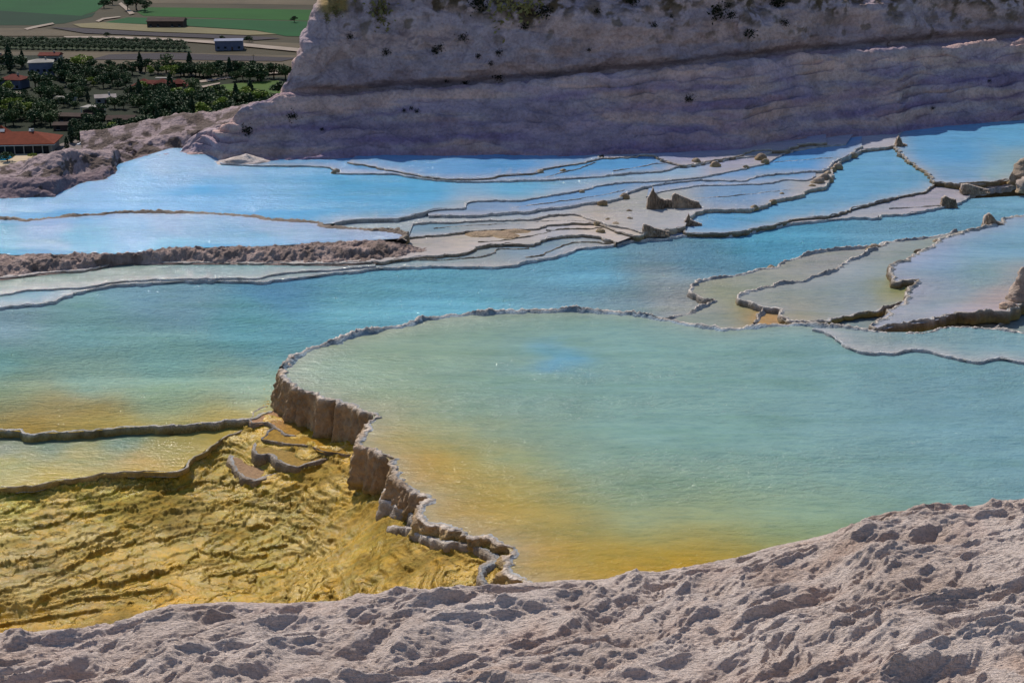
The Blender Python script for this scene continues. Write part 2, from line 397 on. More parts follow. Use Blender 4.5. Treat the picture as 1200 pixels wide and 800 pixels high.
C_4 = [(550,254,162,178,184),(650,245,162,180,201),(720,245,187,180,178),(760,250,182,182,184),(850,230,130,165,200),(880,225,125,165,205),(920,220,120,168,210),(940,228,192,185,181),(960,212,197,182,166),(800,255,172,180,196),(1020,168,187,188,201),(700,255,202,185,166),(790,240,187,182,171)]
plateau(-.33, LE, [(1060,150),(900,165),(700,200),(470,243),(395,255),(385,265),(440,273),(479,276)], -.5, C_4, 'pale blue terrace around the two standing slabs', 'pale stepped rim between the slab terrace and the bright blue pool', lip=.025, w=.07, seed=7, jag=.08, face=GREY)
plateau(-.28, [(758,230),(775,224),(800,220),(820,217),(860,216),(900,214),(920,210),(944,211),(956,206)], [(955,190),(850,195),(762,212)], -.4, [(850,210,115,165,212),(800,214,130,168,210)], 'thin pale blue step behind the standing slabs', 'fine grey rim just behind the standing slabs', lip=.015, w=.045, seed=8, face=SKYTINT)
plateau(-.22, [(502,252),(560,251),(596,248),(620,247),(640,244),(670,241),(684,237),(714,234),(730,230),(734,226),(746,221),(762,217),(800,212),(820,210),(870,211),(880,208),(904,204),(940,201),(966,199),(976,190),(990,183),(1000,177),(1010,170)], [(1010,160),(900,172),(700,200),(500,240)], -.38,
        [(550,246,135,162,195),(650,235,118,163,208),(720,228,115,165,210),(800,208,110,165,215),(900,195,98,165,220),(950,190,96,165,222),(980,180,120,170,215),(860,205,130,168,210)], 'pale blue band of shallow water right of the central blue pool', 'wavy whitish rim across the middle of the far blue terraces', lip=.02, w=.055, seed=9, face=SKYTINT, jag=.09)
C_6 = [(20,240,114,177,222),(100,238,102,171,219),(250,222,80,167,220),(400,225,92,174,220),(250,192,144,189,226),(190,190,152,191,226),(330,200,112,179,222),(500,222,98,177,220),(600,222,110,181,218),(560,240,152,184,209),(700,212,142,184,216),(800,203,152,187,216),(860,193,172,172,195),(900,185,179,175,192),(420,250,107,174,214),(160,205,117,179,224),(0,248,142,184,219)]
plateau(-.15, [(392,261),(404,258),(425,256),(464,255),(490,250),(512,245),(542,243),(550,236),(577,234),(610,234),(628,231),(670,224),(692,220),(700,217),(730,213),(756,212),(788,210),(820,207),(840,203),(860,199),(888,193),(900,190),(912,183),(928,177),(952,172),(992,168)],
        [(1000,157),(870,168),(500,176),(258,178),(205,172),(140,192),(60,222),(0,226),(-120,226),(-120,275),(0,275),(300,268)], -.3, C_6,
        'broad sky blue pool at the left below the cliff', 'fine pale rim along the right edge of the broad sky blue pool', lip=.02, w=.05, seed=10, face=SKYTINT, jag=.08, shelf_w=.5)
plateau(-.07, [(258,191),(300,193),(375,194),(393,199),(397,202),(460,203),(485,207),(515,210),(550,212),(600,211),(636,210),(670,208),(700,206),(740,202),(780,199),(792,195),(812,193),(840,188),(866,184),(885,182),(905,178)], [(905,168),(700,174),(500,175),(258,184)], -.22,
        [(350,192,108,168,218),(450,198,105,166,218),(600,205,112,166,214),(720,198,98,165,218),(850,183,165,168,192)], 'narrow pale blue pool strip along the foot of the cliff', 'thin pale rim of the strip pool at the cliff foot', lip=.02, w=.05, seed=12, face=SKYTINT)
plateau(.00, [(408,189),(440,195),(480,203),(512,208),(560,209),(590,205),(620,203),(632,201),(640,197),(670,192),(692,188),(708,184)], [(706,174),(500,174),(420,180)], -.15,
        [(500,195,108,168,218),(600,195,100,165,218),(660,188,110,168,216)], 'small blue pool touching the shaded cliff foot', 'crumbly beige rim closing the small pool at the cliff foot', lip=.02, w=.06, seed=13, jag=.1)
plateau(-.0, [(712,177),(704,180),(703,184),(730,183),(765,181),(778,188),(800,193),(816,190),(848,185),(866,182),(876,177),(896,174),(915,176),(928,172),(945,168),(968,166)], [(968,155),(870,166),(700,174)], -.15,
        [(750,180,150,168,205),(830,183,172,168,190),(900,174,178,168,180),(940,165,165,168,195)], 'pinkish shallows at the cliff foot right of centre', 'rubbly pale rim at the cliff foot right of centre', lip=.025, w=.08, seed=14, jag=.14, algae=.1)
plateau(-.50, [(806,254),(800,266),(812,272),(868,271),(882,267),(900,263),(916,260),(932,255),(976,251),(1000,243),(1036,234),(1058,228),(1086,222),(1094,214)], [(1112,205),(1080,168),(1060,165),(1000,165),(900,205),(820,235)], -.57,
        [(850,255,105,170,212),(900,245,108,172,210),(980,215,112,175,213),(1040,185,118,177,216),(1050,215,112,173,208),(950,245,118,172,205)], 'bright blue pool right of the standing slabs', 'brown knobbly rim along the front of the bright blue pool', lip=.045, w=.08, seed=15, jag=.08, crust=.7, face=BROWN*.8, algae=.1)
# beige ledge right under that rim
plateau(-.36, [(1052,160),(1053,176),(1066,188),(1086,200),(1090,205),(1093,211),(1110,213),(1126,215),(1150,213),(1180,210),(1200,205),(1750,190)], [(1750,118),(1200,130),(1060,146)], -.50,
        [(1120,180,102,174,220),(1180,160,110,180,220),(1175,200,150,185,195),(1195,205,165,175,160),(1100,160,112,176,220),(1130,205,130,175,210)], 'brightest blue pool in the top right corner under the cliff', 'dark segmented brown wall along the left of the top right pool', lip=.05, w=.10, seed=16, jag=.10, crust=.6, face=BROWN*.75)
FARM[0] = False
# right hand cluster
plateau(-.57, [(1120,268),(1090,276),(1037,281),(1022,286),(971,291),(950,295),(929,300),(912,308),(899,311),(871,318),(833,324),(818,328),(811,336),(816,343),(824,348),(835,350),(826,356),(810,362),(793,367),(776,372)], [(850,420),(1750,420),(1750,300),(1200,262)], -.80,
        [(870,335,146,156,150),(900,345,142,154,150),(850,368,146,152,146),(820,365,140,155,150),(1120,376,182,138,92),(1170,372,178,140,100),(1060,382,165,140,110),(902,370,205,140,40),(1000,378,135,152,155),(960,300,155,155,152),(840,345,150,155,120),(1030,368,140,150,150),(940,378,135,150,155),(875,352,150,140,60),(1195,375,120,155,165)],
        'dull grey green outermost pool of the right hand cluster', 'long curved rim wrapping the dull grey green pool at the right', lip=.08, w=.10, seed=17, jag=.07, face=GREY*.75, algae=.8, shelf=(165,160,150), shelf_w=.5)
plateau(-.44, [(1040,282),(1020,292),(997,303),(980,313),(965,318),(946,325),(916,330),(895,334),(871,341),(868,347,-.6),(886,353,-.66),(899,357,-.68),(920,359,-.68),(914,366,-.6),(926,375,-.50),(961,374,-.48),(982,369,-.48),(1001,365,-.48),(1027,362,-.48),(1035,358),(1059,352)], [(1100,345),(1200,330),(1750,320),(1750,250),(1200,262),(1090,280)], -.58,
        [(950,345,142,153,150),(1010,320,142,155,160),(1000,345,138,152,155),(900,345,148,155,145),(1050,310,145,155,150),(930,368,165,150,110),(1055,340,150,145,80)],
        'grey pool inside the second curved rim at the right', 'second curved rim with a dark wall and an orange niche beneath', lip=.075, w=.10, seed=18, jag=.08, face=GREY*.72, algae=.8, shelf=(165,162,160), shelf_w=.5)
plateau(-.28, [(1750,235),(1200,251),(1180,254),(1164,262),(1130,270),(1110,277),(1099,281),(1076,295),(1060,303),(1046,308),(1043,317),(1050,327),(1062,325),(1074,329),(1066,339),(1058,351),(1036,368),(1022,384),(1044,381),(1057,377),(1076,376),(1091,374),(1108,369),(1120,364),(1146,363),(1180,362),(1193,356),(1202,352),(1750,338)], [(1750,300)], -.47,
        [(1100,300,124,156,184),(1150,320,130,162,165),(1100,335,142,162,172),(1170,345,172,155,150),(1180,270,115,165,188),(1150,290,118,162,184),(1080,355,148,158,162),(1185,355,185,155,130),(1060,370,142,155,155)],
        'pale grey blue pool at the right edge behind the long brown wall', 'jagged dark brown wall around the pale grey blue pool at the right', lip=.06, w=.12, seed=19, jag=.10, crust=.75, face=BROWN*.8, algae=.6, shelf=(175,165,180), shelf_w=.6)
# big pool
C_0 = [(350,430,158,155,135),(400,440,148,155,130),(480,385,150,155,125),(640,420,60,148,198),(600,420,108,158,168),(690,425,105,157,168),(640,398,118,158,158),(640,446,112,160,158),(700,400,120,157,155),(590,395,128,158,152),(520,430,115,160,155),(500,400,138,160,145),(800,400,128,155,150),(700,385,145,158,140),(580,378,150,158,132),(1100,440,118,155,158),(1000,480,116,160,155),(1150,500,116,158,158),(800,490,116,160,150),(850,560,125,156,125),(740,560,135,150,95),(620,560,150,142,72),(540,540,150,146,90),(560,600,178,132,15),(640,650,180,126,5),(600,640,182,124,4),(720,630,160,130,36),(800,640,142,135,52),(900,615,128,145,95),(1100,580,122,155,135),(460,490,152,150,112),(500,560,165,135,55),(650,500,122,160,135),(560,480,138,155,118),(480,540,165,140,70),(1000,540,120,158,145),(700,680,175,122,10),(650,600,165,130,35),(850,600,135,145,85)]
z0 = 0.0
back0 = [(1750,400),(1250,393),(1200,388),(1170,384),(1140,382),(1110,382),(1080,388),(1040,388),(1000,383),(960,378),(920,376),(880,379),(850,381),(820,377),(780,370),(740,364),(680,361),(620,361),(560,364),(510,368),(470,378),(440,384),(400,393),(365,404),(345,414),(331,428)]
left0 = [(341,417,-.70,.07),(331,428,-.72,.05),(333,436,-.74,.04),(345,448,-.76,.035),(356,456,-.76,.03),(375,463,-.76,.03),(400,470,-.74,.03),(420,477,-.72,.03),(437,484,-.72,.03),(434,495,-.70,.03),(426,507,-.70,.03),(420,518,-.70,.03),(435,526,-.70,.03),(452,533,-.70,.03),(458,544,-.70,.03),(464,558,-.62,.03),(478,569,-.48,.03),(492,576,-.34,.03),(501,584,-.26,.03),(494,596,-.24,.03),(502,609,-.20,.03),(520,613,-.14,.03),(537,617,-.10,.03),(551,625,-.10,.03),(570,628,-.10,.03),(589,635,-.10,.03),(598,646,-.10,.03),(589,660,-.10,.03),(600,674,-.10,.03),(626,683,-.10,.03),(680,700,-.10,.03)]
fb = line3(back0, z0, -.8, .085); fl_ = line3(left0, z0, -.8, .03)
d1, _ = catmull(fb, .15); d2, _ = catmull(fl_, .15)
ring = np.vstack([d1[:, :2], d2[:, :2], [P(700,720,0)[:2], P(1750,705,0)[:2]]])
sg = 1 if poly_area(ring) > 0 else -1
def bigcol(V):
    px, py = topx(V[:, 0], V[:, 1], V[:, 2])
    ln, _ = catmull(np.array([P(x, y, 0) for x, y in [(415,470),(425,510),(465,560),(500,600),(560,640),(620,690),(700,705),(800,700)]]), .15)
    lb, _ = catmull(np.array([P(x, y, 0) for x, y in [(640,690),(800,672),(900,650),(1000,625),(1200,590)]]), .15)
    wv = np.stack([fbm(V[:, 0]*.55, V[:, 1]*.8, k, 4) for k in (1.5, 8.5)], 1)
    q = V[:, :2]+wv*np.array((.5, .35))
    d = np.linalg.norm(q[:, None]-ln[None, :, :2], axis=2).min(1); db = np.linalg.norm(q[:, None]-lb[None, :, :2], axis=2).min(1)
    st = ss(445, 570, py)                                   # algae thickens down the wall
    mixc = lambda c, k, t: c*(1-t[:, None])+lin(k)*t[:, None]
    c = np.ones((len(V), 3))*lin((126,161,154))
    c = mixc(c, (118,156,164), ss(800, 1150, px)); c = mixc(c, (138,156,128), .7*ss(470, 400, py)*ss(760, 420, px))
    c = mixc(c, (134,158,118), .75*np.exp(-(d/3.1)**1.5)*(.45+.55*st)); c = mixc(c, (134,156,110), .8*np.exp(-(db/1.5)**1.3)*ss(1250, 900, px))
    c = mixc(c, (158,146,52), .95*np.exp(-(d/2.5)**1.7)*(.25+.75*st)); c = mixc(c, (182,134,4), .97*np.exp(-(d/1.55)**1.6)*st)
    c = mixc(c, (176,138,12), .85*np.exp(-(db/.9)**1.3)*ss(920, 660, px))
    c = mixc(c, (78,154,198), .55*np.exp(-((px+70*wv[:, 0]-642)/56)**2-((py+16*wv[:, 1]-421)/13)**2))
    return c*(1+.10*fbm(V[:, 0]*.9, V[:, 1]*1.6, 4.4, 4))[:, None]
CF[0] = bigcol
water('pool_water', ring, z0, C_0, M_WAT, 'large green and ochre pool filling the centre and right', [d1, d2[:120]], (160,158,140), .55, 7)
rim('rim', fb, sg, w=.17, jag=.06, seed=21, ds=.04, crust=.95, face=GREY*.8, inner_shade=(.50, .74, .98), label='thin blue grey rim along the far side of the large green pool', inner=.1, teeth=.15)
rim('wall', fl_, sg, w=.13, jag=.09, seed=22, ds=.025, crust=.75, face=np.array((.80, .57, .34)), algae=.6, flute=.16, label='tall fluted brown wall holding the left side of the large green pool', cat='rock wall')
plateau(.05, [(955,384),(972,391),(984,400),(1001,409),(1027,412),(1052,412),(1071,409),(1095,412),(1125,420),(1148,423),(1171,419),(1200,423),(1750,432)],
        [(1750,400),(1250,394),(1200,389),(1170,385),(1140,383),(1110,383),(1080,389),(1040,389),(1000,384)], -.05,
        [(1000,395,140,155,155),(1100,400,125,156,160),(1180,402,122,158,165)], 'slightly raised blue grey shelf at the right of the large pool', 'faint blue grey submerged looking rim inside the large pool at the right', lip=.01, w=.06, seed=23, face=SKYTINT, crust=.25)
# left pool B on its crusted bank
zB = zm(-.13)
backB = [(-120,262),(0,254),(32,255),(75,251),(120,248),(155,246),(215,246),(245,247),(300,251),(317,254),(370,258),(381,262),(400,264),(440,266),(468,269),(477,273),(472,278)]
frontB = [(-120,294),(0,297),(15,299),(82,298),(140,298),(170,295),(200,291),(300,289),(375,285),(445,281),(474,279)]
fbB = line3(backB, zB, zB-.12, .07); dB, _ = catmull(fbB, .15)
ringB = np.vstack([dB[:, :2], [P(x, y, zB)[:2] for x, y in frontB[::-1]]])
water('pool_water', ringB, zB, [(60,262,135,170,210),(200,258,135,173,210),(320,262,135,175,210),(430,272,155,177,206),(100,280,82,165,202),(300,278,92,165,208),(200,285,85,165,200),(0,285,92,165,195),(150,268,110,167,210),(60,292,120,165,200),(370,276,130,170,208)], M_WAT, 'lens shaped blue pool above the crusted bank at the left', [dB], (172,176,200), .30, 6)
rim('rim', fbB, 1 if poly_area(ringB) > 0 else -1, w=.22, jag=.05, seed=24, crust=.15, face=BROWN*.6, inner_shade=(.30, .22, .18), label='dark brown curled rim around the far side of the lens shaped pool', inner=.08)
# crusted bank
A = np.array([(-120,330),(0,326),(50,320),(110,315),(140,309),(200,308),(300,308),(400,309),(445,306),(480,300),(520,290)], float)
Bn = np.array([(-120,294),(0,297),(15,299),(82,298),(140,298),(170,295),(200,291),(300,289),(375,285),(445,281),(520,283)], float)
xs = np.linspace(-120, 520, 900); rows = 34
VA = np.array([P(x, np.interp(x, A[:, 0], A[:, 1]), zm(-.47)) for x in xs]); VB = np.array([P(x, np.interp(x, Bn[:, 0], Bn[:, 1]), zB) for x in xs])
t = np.linspace(-.06, 1.12, rows)[:, None, None]
V = VA[None]*(1-t)+VB[None]*t
zz = zm(-.47)-.03+(zB-zm(-.47)+.06)*ss(0, .55, t[..., 0])-.10*ss(.92, 1.1, t[..., 0])
fade = ss(1.15, .85, t[..., 0])*ss(-.06, .12, t[..., 0]); ef = ss(520, 440, xs)[None]
lump = ridge(V[..., 0]*1.6, V[..., 1]*1.6, 0, 4)-1.25
V[..., 2] = zz*ef+(1-ef)*(zm(-.47)-.06)+fade*(.11*lump*(.35+.65*ef)+.04*fbm(V[..., 0]*9, V[..., 1]*9, 1, 3))
V[..., 1] += .10*fbm(V[..., 0]*3, V[..., 1]*3, V[..., 2]*3, 3)*fade
col = np.array((.95, .82, .78))[None, None]*(.85+.5*fbm(V[..., 0]*2, V[..., 1]*2, 3, 4))[..., None]
tag(mesh_np('travertine_bank', V.reshape(-1, 3), gridfaces(rows, 900), M_BANK, {'Col': col.reshape(-1, 3)}), 'lumpy pinkish brown crusted bank below the lens shaped pool', 'rock bank')
# loose low rims standing on flats
def loose(pts, z, label, lip=.04, w=.06, sgn=1, drop=.05, **kw):
    if not (z == -.57): z = zm(z); w *= .8
    rim('travertine_ledge', line3(pts, z, z-drop, lip), sgn, w=w, label=label, **kw)
loose([(560,282),(585,281),(612,277),(645,270)], -.47, 'faint crust line crossing the pinkish flats', seed=60, crust=.4)
loose([(508,267),(560,263),(610,261),(650,258),(692,259)], -.39, 'faint wavy line on the grey teal tongue', seed=61, crust=.6, lip=.02)
loose([(640,269),(665,267),(690,267),(716,263)], -.47, 'short brown crust line left of the pink rubble', seed=62, crust=.2)
loose([(600,243),(660,235),(700,229),(733,222)], -.22, 'thin pale line inside the pale blue band', seed=63, lip=.02)
loose([(812,232),(860,229),(905,224),(938,219)], -.33, 'thin pale line on the slab terrace right of the slabs', seed=64, lip=.02)
loose([(720,200),(760,193),(800,188)], -.07, 'thin crumbly line above the cliff strip pool', seed=65, lip=.03)
loose([(484,304),(520,303),(560,300),(578,296),(586,291),(620,290)], -.60, 'low crust line on the grey shallows below the pinkish flats', seed=30, crust=.5)
loose([(616,300),(636,297),(650,290),(668,284),(690,282),(712,284),(724,282)], -.60, 'dark crust line hugging the teal pool below the flats', seed=31, crust=.25, lip=.05)
loose([(640,207),(660,201),(680,196),(698,189)], -.07, 'short crumbly crust line at the cliff foot pools', seed=32)
loose([(905,190),(940,187),(976,185)], -.22, 'faint short rim below the rubbly shallows', seed=33, lip=.015)
loose([(1042,244),(1070,242),(1102,240)], -.60, 'short pale rim on the beige ledge at the right', seed=34, lip=.03)
loose([(1125,213),(1150,211),(1172,212)], -.27, 'dark line of crust at the front of the top right pool', seed=35, crust=.2, lip=.05)
loose([(1150,386),(1172,378),(1186,368),(1194,360)], -.57, 'short pinkish crust rib closing the beige pond', seed=36, lip=.10, w=.1)
loose([(896,361),(889,367),(883,376)], -.57, 'left knobbly rib of the orange niche', seed=37, lip=.10, w=.09, crust=.5)

# ================================================================ YELLOW CASCADES (height field)
zl = lambda n: -.84-.085*n
lines = [
 (1, [(-40,574),(0,570),(40,566),(84,559),(120,554),(160,551),(200,551),(216,546),(222,538),(238,528),(256,514),(262,511),(275,507),(292,505)]),
 (2, [(-40,585),(0,580),(42,573),(88,574),(104,569),(160,561),(196,555)]),
 (3, [(-40,603),(0,600),(52,588),(100,584),(132,574),(160,571),(190,562),(200,556)]),
 (4, [(-40,624),(0,621),(60,616),(100,604),(150,594),(180,585),(194,575),(220,571),(244,558),(256,547),(270,544)]),
 (5, [(-40,672),(0,664),(60,651),(88,642),(112,634),(160,614),(200,601),(246,591),(276,581),(288,571),(298,562)]),
 (6, [(-40,702),(0,696),(60,677),(88,662),(130,647),(170,630),(216,619),(240,617),(266,605),(276,596),(328,584),(352,578),(380,564),(410,556)]),
 (7, [(-40,718),(0,712),(40,706),(80,694),(128,686),(160,678),(200,667),(240,655),(252,642),(276,628),(300,616),(304,607),(340,599),(352,592),(380,590),(412,588),(440,592)]),
 (8, [(238,682),(246,668),(270,662),(280,654),(308,644),(330,630),(360,618),(380,610),(400,606),(430,600)]),
 (9, [(276,694),(268,682),(276,673),(300,664),(340,648),(372,636)]),
 (10, [(300,700),(304,684),(330,676),(344,664),(350,652),(380,641),(402,636),(414,642)]),

]
Tn = lambda x: float(np.interp(x, [240, 300, 350, 400, 420, 440], [0, 1, 2.2, 5, 6.8, 8]))
right = [
 (-1.2, [(300,514),(320,518),(340,521),(364,524),(374,530),(396,533),(414,533)]),
 (-1.1, [(325,480),(335,480),(360,490)]), (-1.9, [(372,497),(385,503),(410,514),(430,524)]), (-2.1, [(436,530),(440,548),(447,566),(449,584),(452,594)]),
 (-2.8, [(452,604),(446,612)]), (-3.6, [(470,600),(464,607)]), (-5.2, [(484,604),(490,608)]),
 (-8.6, [(515,618),(537,626),(551,633),(570,637),(590,646),(600,656),(592,664),(602,680),(625,692),(650,705)]),
 (-3.2, [(450,624),(460,628)]), (-5, [(474,630),(486,634)]), (-6.3, [(495,638),(500,641)]), (-7.2, [(505,642),(542,647),(568,654),(574,664),(566,674),(568,690)]),
 (-4.5, [(463,645),(474,657),(488,665)]), (-6.2, [(502,646),(510,652),(517,660)]), (-6.6, [(556,668),(530,670),(519,681),(530,692)]),
 (-3.5, [(486,672),(463,683)]), (-1.2, [(440,688),(418,692)]), (1.5, [(400,696),(383,700)]), (-1.5, [(418,648),(420,658),(430,668)]), (-2.6, [(440,672),(451,674)]),
]
pts = []
for k_, grp in enumerate((lines, right)):
    for n_, ln in grp:
        nn_ = [n_-(Tn(x) if k_ == 0 else 0) for x, y in ln]
        a = np.array([(*P(x, y, zl(m_))[:2], m_) for (x, y), m_ in zip(ln, nn_)]); q, _ = catmull(a, .15); pts.append(q)
a = np.array([(*P(x, y, zl(9.3))[:2], 9.3) for x, y in [(-60,735),(0,735),(100,722),(190,706)]]); q, _ = catmull(a, .15); pts.append(q)
for x, y, n_ in [(312,484,-1.1),(0,508,.6),(100,504,.6),(200,502,.3),(270,497,-.3),(0,540,.6),(100,530,.6),(640,720,-8.6),(300,540,2.2),(330,545,1.6),(380,545,.2)]:
    pts.append(np.array([(*P(x, y, zl(n_))[:2], n_)]))
PT = np.vstack(pts)
pxs = np.arange(-70, 705, .8); pys = np.arange(752, 466, -.62)
GX, GY = np.meshgrid(pxs, pys)
a_, b_, c_ = ray(GX, GY); tt = (-1.15-CH)/c_; X = a_*tt; Y = b_*tt
f = np.zeros_like(X)
# coarse IDW then upsample (bilinear)
cx, cy = np.arange(-70, 712, 6.0), np.arange(758, 460, -3.0)
GXc, GYc = np.meshgrid(cx, cy); ac, bc, cc = ray(GXc, GYc); tc = (-1.15-CH)/cc; Xc = ac*tc; Yc = bc*tc
acc = np.zeros(Xc.shape); cnt = np.zeros(Xc.shape)
_x, _y = topx(PT[:, 0], PT[:, 1], np.full(len(PT), -1.15))
ii = np.round((cy[0]-_y)/3.0).astype(int); jj = np.round((_x-cx[0])/6.0).astype(int)
okk = (ii >= 0) & (ii < Xc.shape[0]) & (jj >= 0) & (jj < Xc.shape[1])
np.add.at(acc, (ii[okk], jj[okk]), PT[okk, 2]); np.add.at(cnt, (ii[okk], jj[okk]), 1)
fix = cnt > 0; val = np.where(fix, acc/np.maximum(cnt, 1), 0)
D2 = (Xc[..., None]-PT[:, 0])**2+(Yc[..., None]-PT[:, 1])**2
Wt = 1/(D2+.01)**1.5; fc = (Wt*PT[:, 2]).sum(-1)/Wt.sum(-1)
for it in range(900):
    fc = np.where(fix, val, fc); g = np.pad(fc, 1, mode='edge')
    g = (g[:-2, 1:-1]+g[2:, 1:-1]+g[1:-1, :-2]+g[1:-1, 2:])/4; fc = np.where(fix, .5*val+.5*g, g) if it > 880 else np.where(fix, val, g)
u_ = (GX-cx[0])/6.0; v_ = (cy[0]-GY)/3.0
i_ = np.clip(u_.astype(int), 0, len(cx)-2); j_ = np.clip(v_.astype(int), 0, len(cy)-2); fu, fv = u_-i_, v_-j_
f = fc[j_, i_]*(1-fu)*(1-fv)+fc[j_, i_+1]*fu*(1-fv)+fc[j_+1, i_]*(1-fu)*fv+fc[j_+1, i_+1]*fu*fv
f += .30*fbm(X*.9, Y*.9, 2.2, 4)*ss(-4, 2, f)+.10*fbm(X*4, Y*4, 5.5, 3)
def dgrad(h):
    hy, hx = np.gradient(h)
    Xy, Xx = np.gradient(X); Yy, Yx = np.gradient(Y)
    det = Xx*Yy-Xy*Yx
    return np.hypot((hx*Yy-hy*Yx)/det, (-hx*Xy+hy*Xx)/det)
G = np.clip(dgrad(f), .3, 60); Gb = G.copy()
for _ in range(30): Gb[1:-1, 1:-1] = (Gb[:-2, 1:-1]+Gb[2:, 1:-1]+Gb[1:-1, :-2]+Gb[1:-1, 2:])/4
GS = 1-.85*ss(3.5, 7.5, Gb)
def steps(f, k, off, hgt, lipw, liph):
    g = f*k+off; q = np.floor(g); fr = g-q          # fr->1 : the downstream edge (a lip), then a drop
    d_up = (1-fr)/(G*k); d_dn = fr/(G*k)
    face = np.clip(1-d_dn/.05, 0, 1)
    z = -(q+0.0)*hgt+face*hgt*.9
    lipf = np.exp(-(d_up/lipw)**2)
    pres = ss(-.5, .35, fbm(X*.8+q*3.7, Y*.8, q*.77, 3)+.15)
    pres = pres*GS
    z = z*GS-(1-GS)*(g-.5)*hgt
    z += liph*lipf*pres*(1+.8*np.clip(fbm(X*13, Y*13, 3.3, 2), -.6, 1))
    return z, lipf*pres, np.maximum(face*(d_dn < .05), 0)*np.clip(pres+.2, 0, 1)*GS
h = .085
f = f+(.28+.9*ss(230, 330, GX)*ss(470, 400, GX))*fbm(X*1.7, Y*1.7, 19.5, 3)+.07*fbm(X*6, Y*6, 15.5, 3)
z1, lp1, fc1 = steps(f, 1.0, 0.0, h*.36, .03, .030)
z2, lp2, fc2 = steps(f+.55*fbm(X*1.9, Y*1.9, 9.1, 4), 2.0, .5, h*.125, .02, .007)
z1 = z1-h*.39*f
rough_zone = ss(.15, .6, fbm(X*.7, Y*.7, 13.7, 3))
Z = -.84+z1+z2+.006*rough_zone*ridge(X*5, Y*5, 1, 4)
Z = np.maximum(Z, -2.4)
crumb = fbm(X*16, Y*16, .5, 3)
def inpoly(x, y, poly):
    ins = np.zeros(x.shape, bool); j = len(poly)-1
    for i in range(len(poly)):
        xi, yi, xj, yj = *poly[i], *poly[j]
        ins ^= ((yi > y) != (yj > y)) & (x < (xj-xi)*(y-yi)/(yj-yi+1e-12)+xi); j = i
    return ins
QP = [(-80,508),(0,506),(130,500),(166,500),(250,512),(240,526),(222,536),(210,547),(196,550),(160,550),(120,553),(84,559),(40,565),(0,570),(-80,578)]
mq = inpoly(X, Y, [tuple(P(x, y, -.87)[:2]) for x, y in QP]); Z = np.where(mq, np.minimum(Z, -.90), Z)
Z += .018*crumb*np.clip(lp1+fc1*.7+.5*lp2+.35*rough_zone, 0, 1.2)+.004*crumb
# thin winding rimlets along the traced crests
RIM = np.zeros_like(X); crv_ = []
for gi, grp in enumerate((lines, right)):
    for n_, ln in grp:
        if len(ln) > 3:
            w3 = np.array([P(x, y, zl(n_-(Tn(x) if gi == 0 else 0))) for x, y in ln]); a2, b2 = topx(w3[:, 0], w3[:, 1], np.full(len(w3), -1.15))
            crv_.append(catmull(np.c_[a2, b2], 1.2)[0])
res = lambda c, n=160: np.stack([np.interp(np.linspace(0, 1, n), np.linspace(0, 1, len(c)), c[:, k]) for k in (0, 1)], 1)
for i in range(0, 7):
    for t_ in (.35, .7):
        m_ = res(crv_[i])*(1-t_)+res(crv_[i+1])*t_; crv_.append(catmull(m_[int(18*t_):], 1.2)[0])
for ci, c in enumerate(crv_):
    q = c.copy(); wv = np.stack([fbm(c[:, 0]*.06, c[:, 1]*.12, ci*1.7+k*31, 4) for k in (0, 1)], 1); q = q+wv*np.array((5, 2.6))
    q = catmull(q, .6)[0]
    amp = np.clip(.75+1.2*fbm(q[:, 0]*.03, q[:, 1]*.03, ci*2.3+9, 3), 0, 1.25)*(1 if ci < 26 else .8)
    for (x_, y_), a_ in zip(q, amp):
        if a_ < .08: continue
        i0 = (752-y_)/.62; j0 = (x_+70)/.8; r0, c0_ = int(i0), int(j0)
        if r0 < 4 or c0_ < 4 or r0 > X.shape[0]-5 or c0_ > X.shape[1]-5: continue
        ii_, jj_ = np.mgrid[r0-3:r0+5, c0_-3:c0_+5]
        w_s = np.exp(-((ii_-i0)*.62/1.15)**2-((jj_-j0)*.8/1.5)**2)*a_
        RIM[r0-3:r0+5, c0_-3:c0_+5] = np.maximum(RIM[r0-3:r0+5, c0_-3:c0_+5], w_s)
RIM = RIM*np.where(mq, 0, 1)*(.75+.5*crumb)
Z += .048*RIM; lp2 = np.clip(lp2+.9*RIM, 0, 1.3)
# colours
Kp = np.array([(0,530,140,140,80),(120,530,150,145,75),(200,560,165,135,50),(100,570,160,150,60),(20,590,165,155,85),(60,600,165,130,40),(250,600,150,125,45),(300,500,195,150,60),(340,500,190,145,25),(400,510,185,145,40),(400,550,190,150,70),(350,540,170,135,45),(330,610,150,130,75),(300,640,160,135,55),(120,700,165,130,70),(40,650,150,125,85),(20,720,175,130,20),(200,690,190,140,20),(150,660,165,130,50),(400,640,160,125,15),(450,620,175,135,35),(450,660,160,130,20),(520,640,190,150,90),(560,640,190,145,100),(540,670,170,130,50),(250,560,150,125,35),(380,690,180,140,40),(580,670,180,150,100),(240,520,165,140,60),(280,680,175,135,20)], float)
w_ = 1/(((GX[..., None]+18*fbm(X, Y, 3, 2)[..., None]-Kp[:, 0])*.7)**2+(GY[..., None]-Kp[:, 1])**2+60)**1.5
base = (w_@lin(Kp[:, 2:]))/w_.sum(-1)[..., None]
n1 = fbm(X*1.3, Y*1.3, 21, 4)[..., None]; n2 = fbm(X*3, Y*6, 31, 4)[..., None]
base = base*(1+.35*n1)
org = lin((200,150,20)); grn = lin((135,125,40)); tan_ = lin((185,160,125))
base = base*(1-np.clip(n2*.9, 0, .6))+org*np.clip(n2*.9, 0, .6)
k = np.clip(-n2*.8, 0, .5); base = base*(1-k)+grn*k
k = (ss(.0, .7, fbm(X*1.1, Y*1.1, 41, 3))*.6)[..., None]; base = base*(1-k)+tan_*k
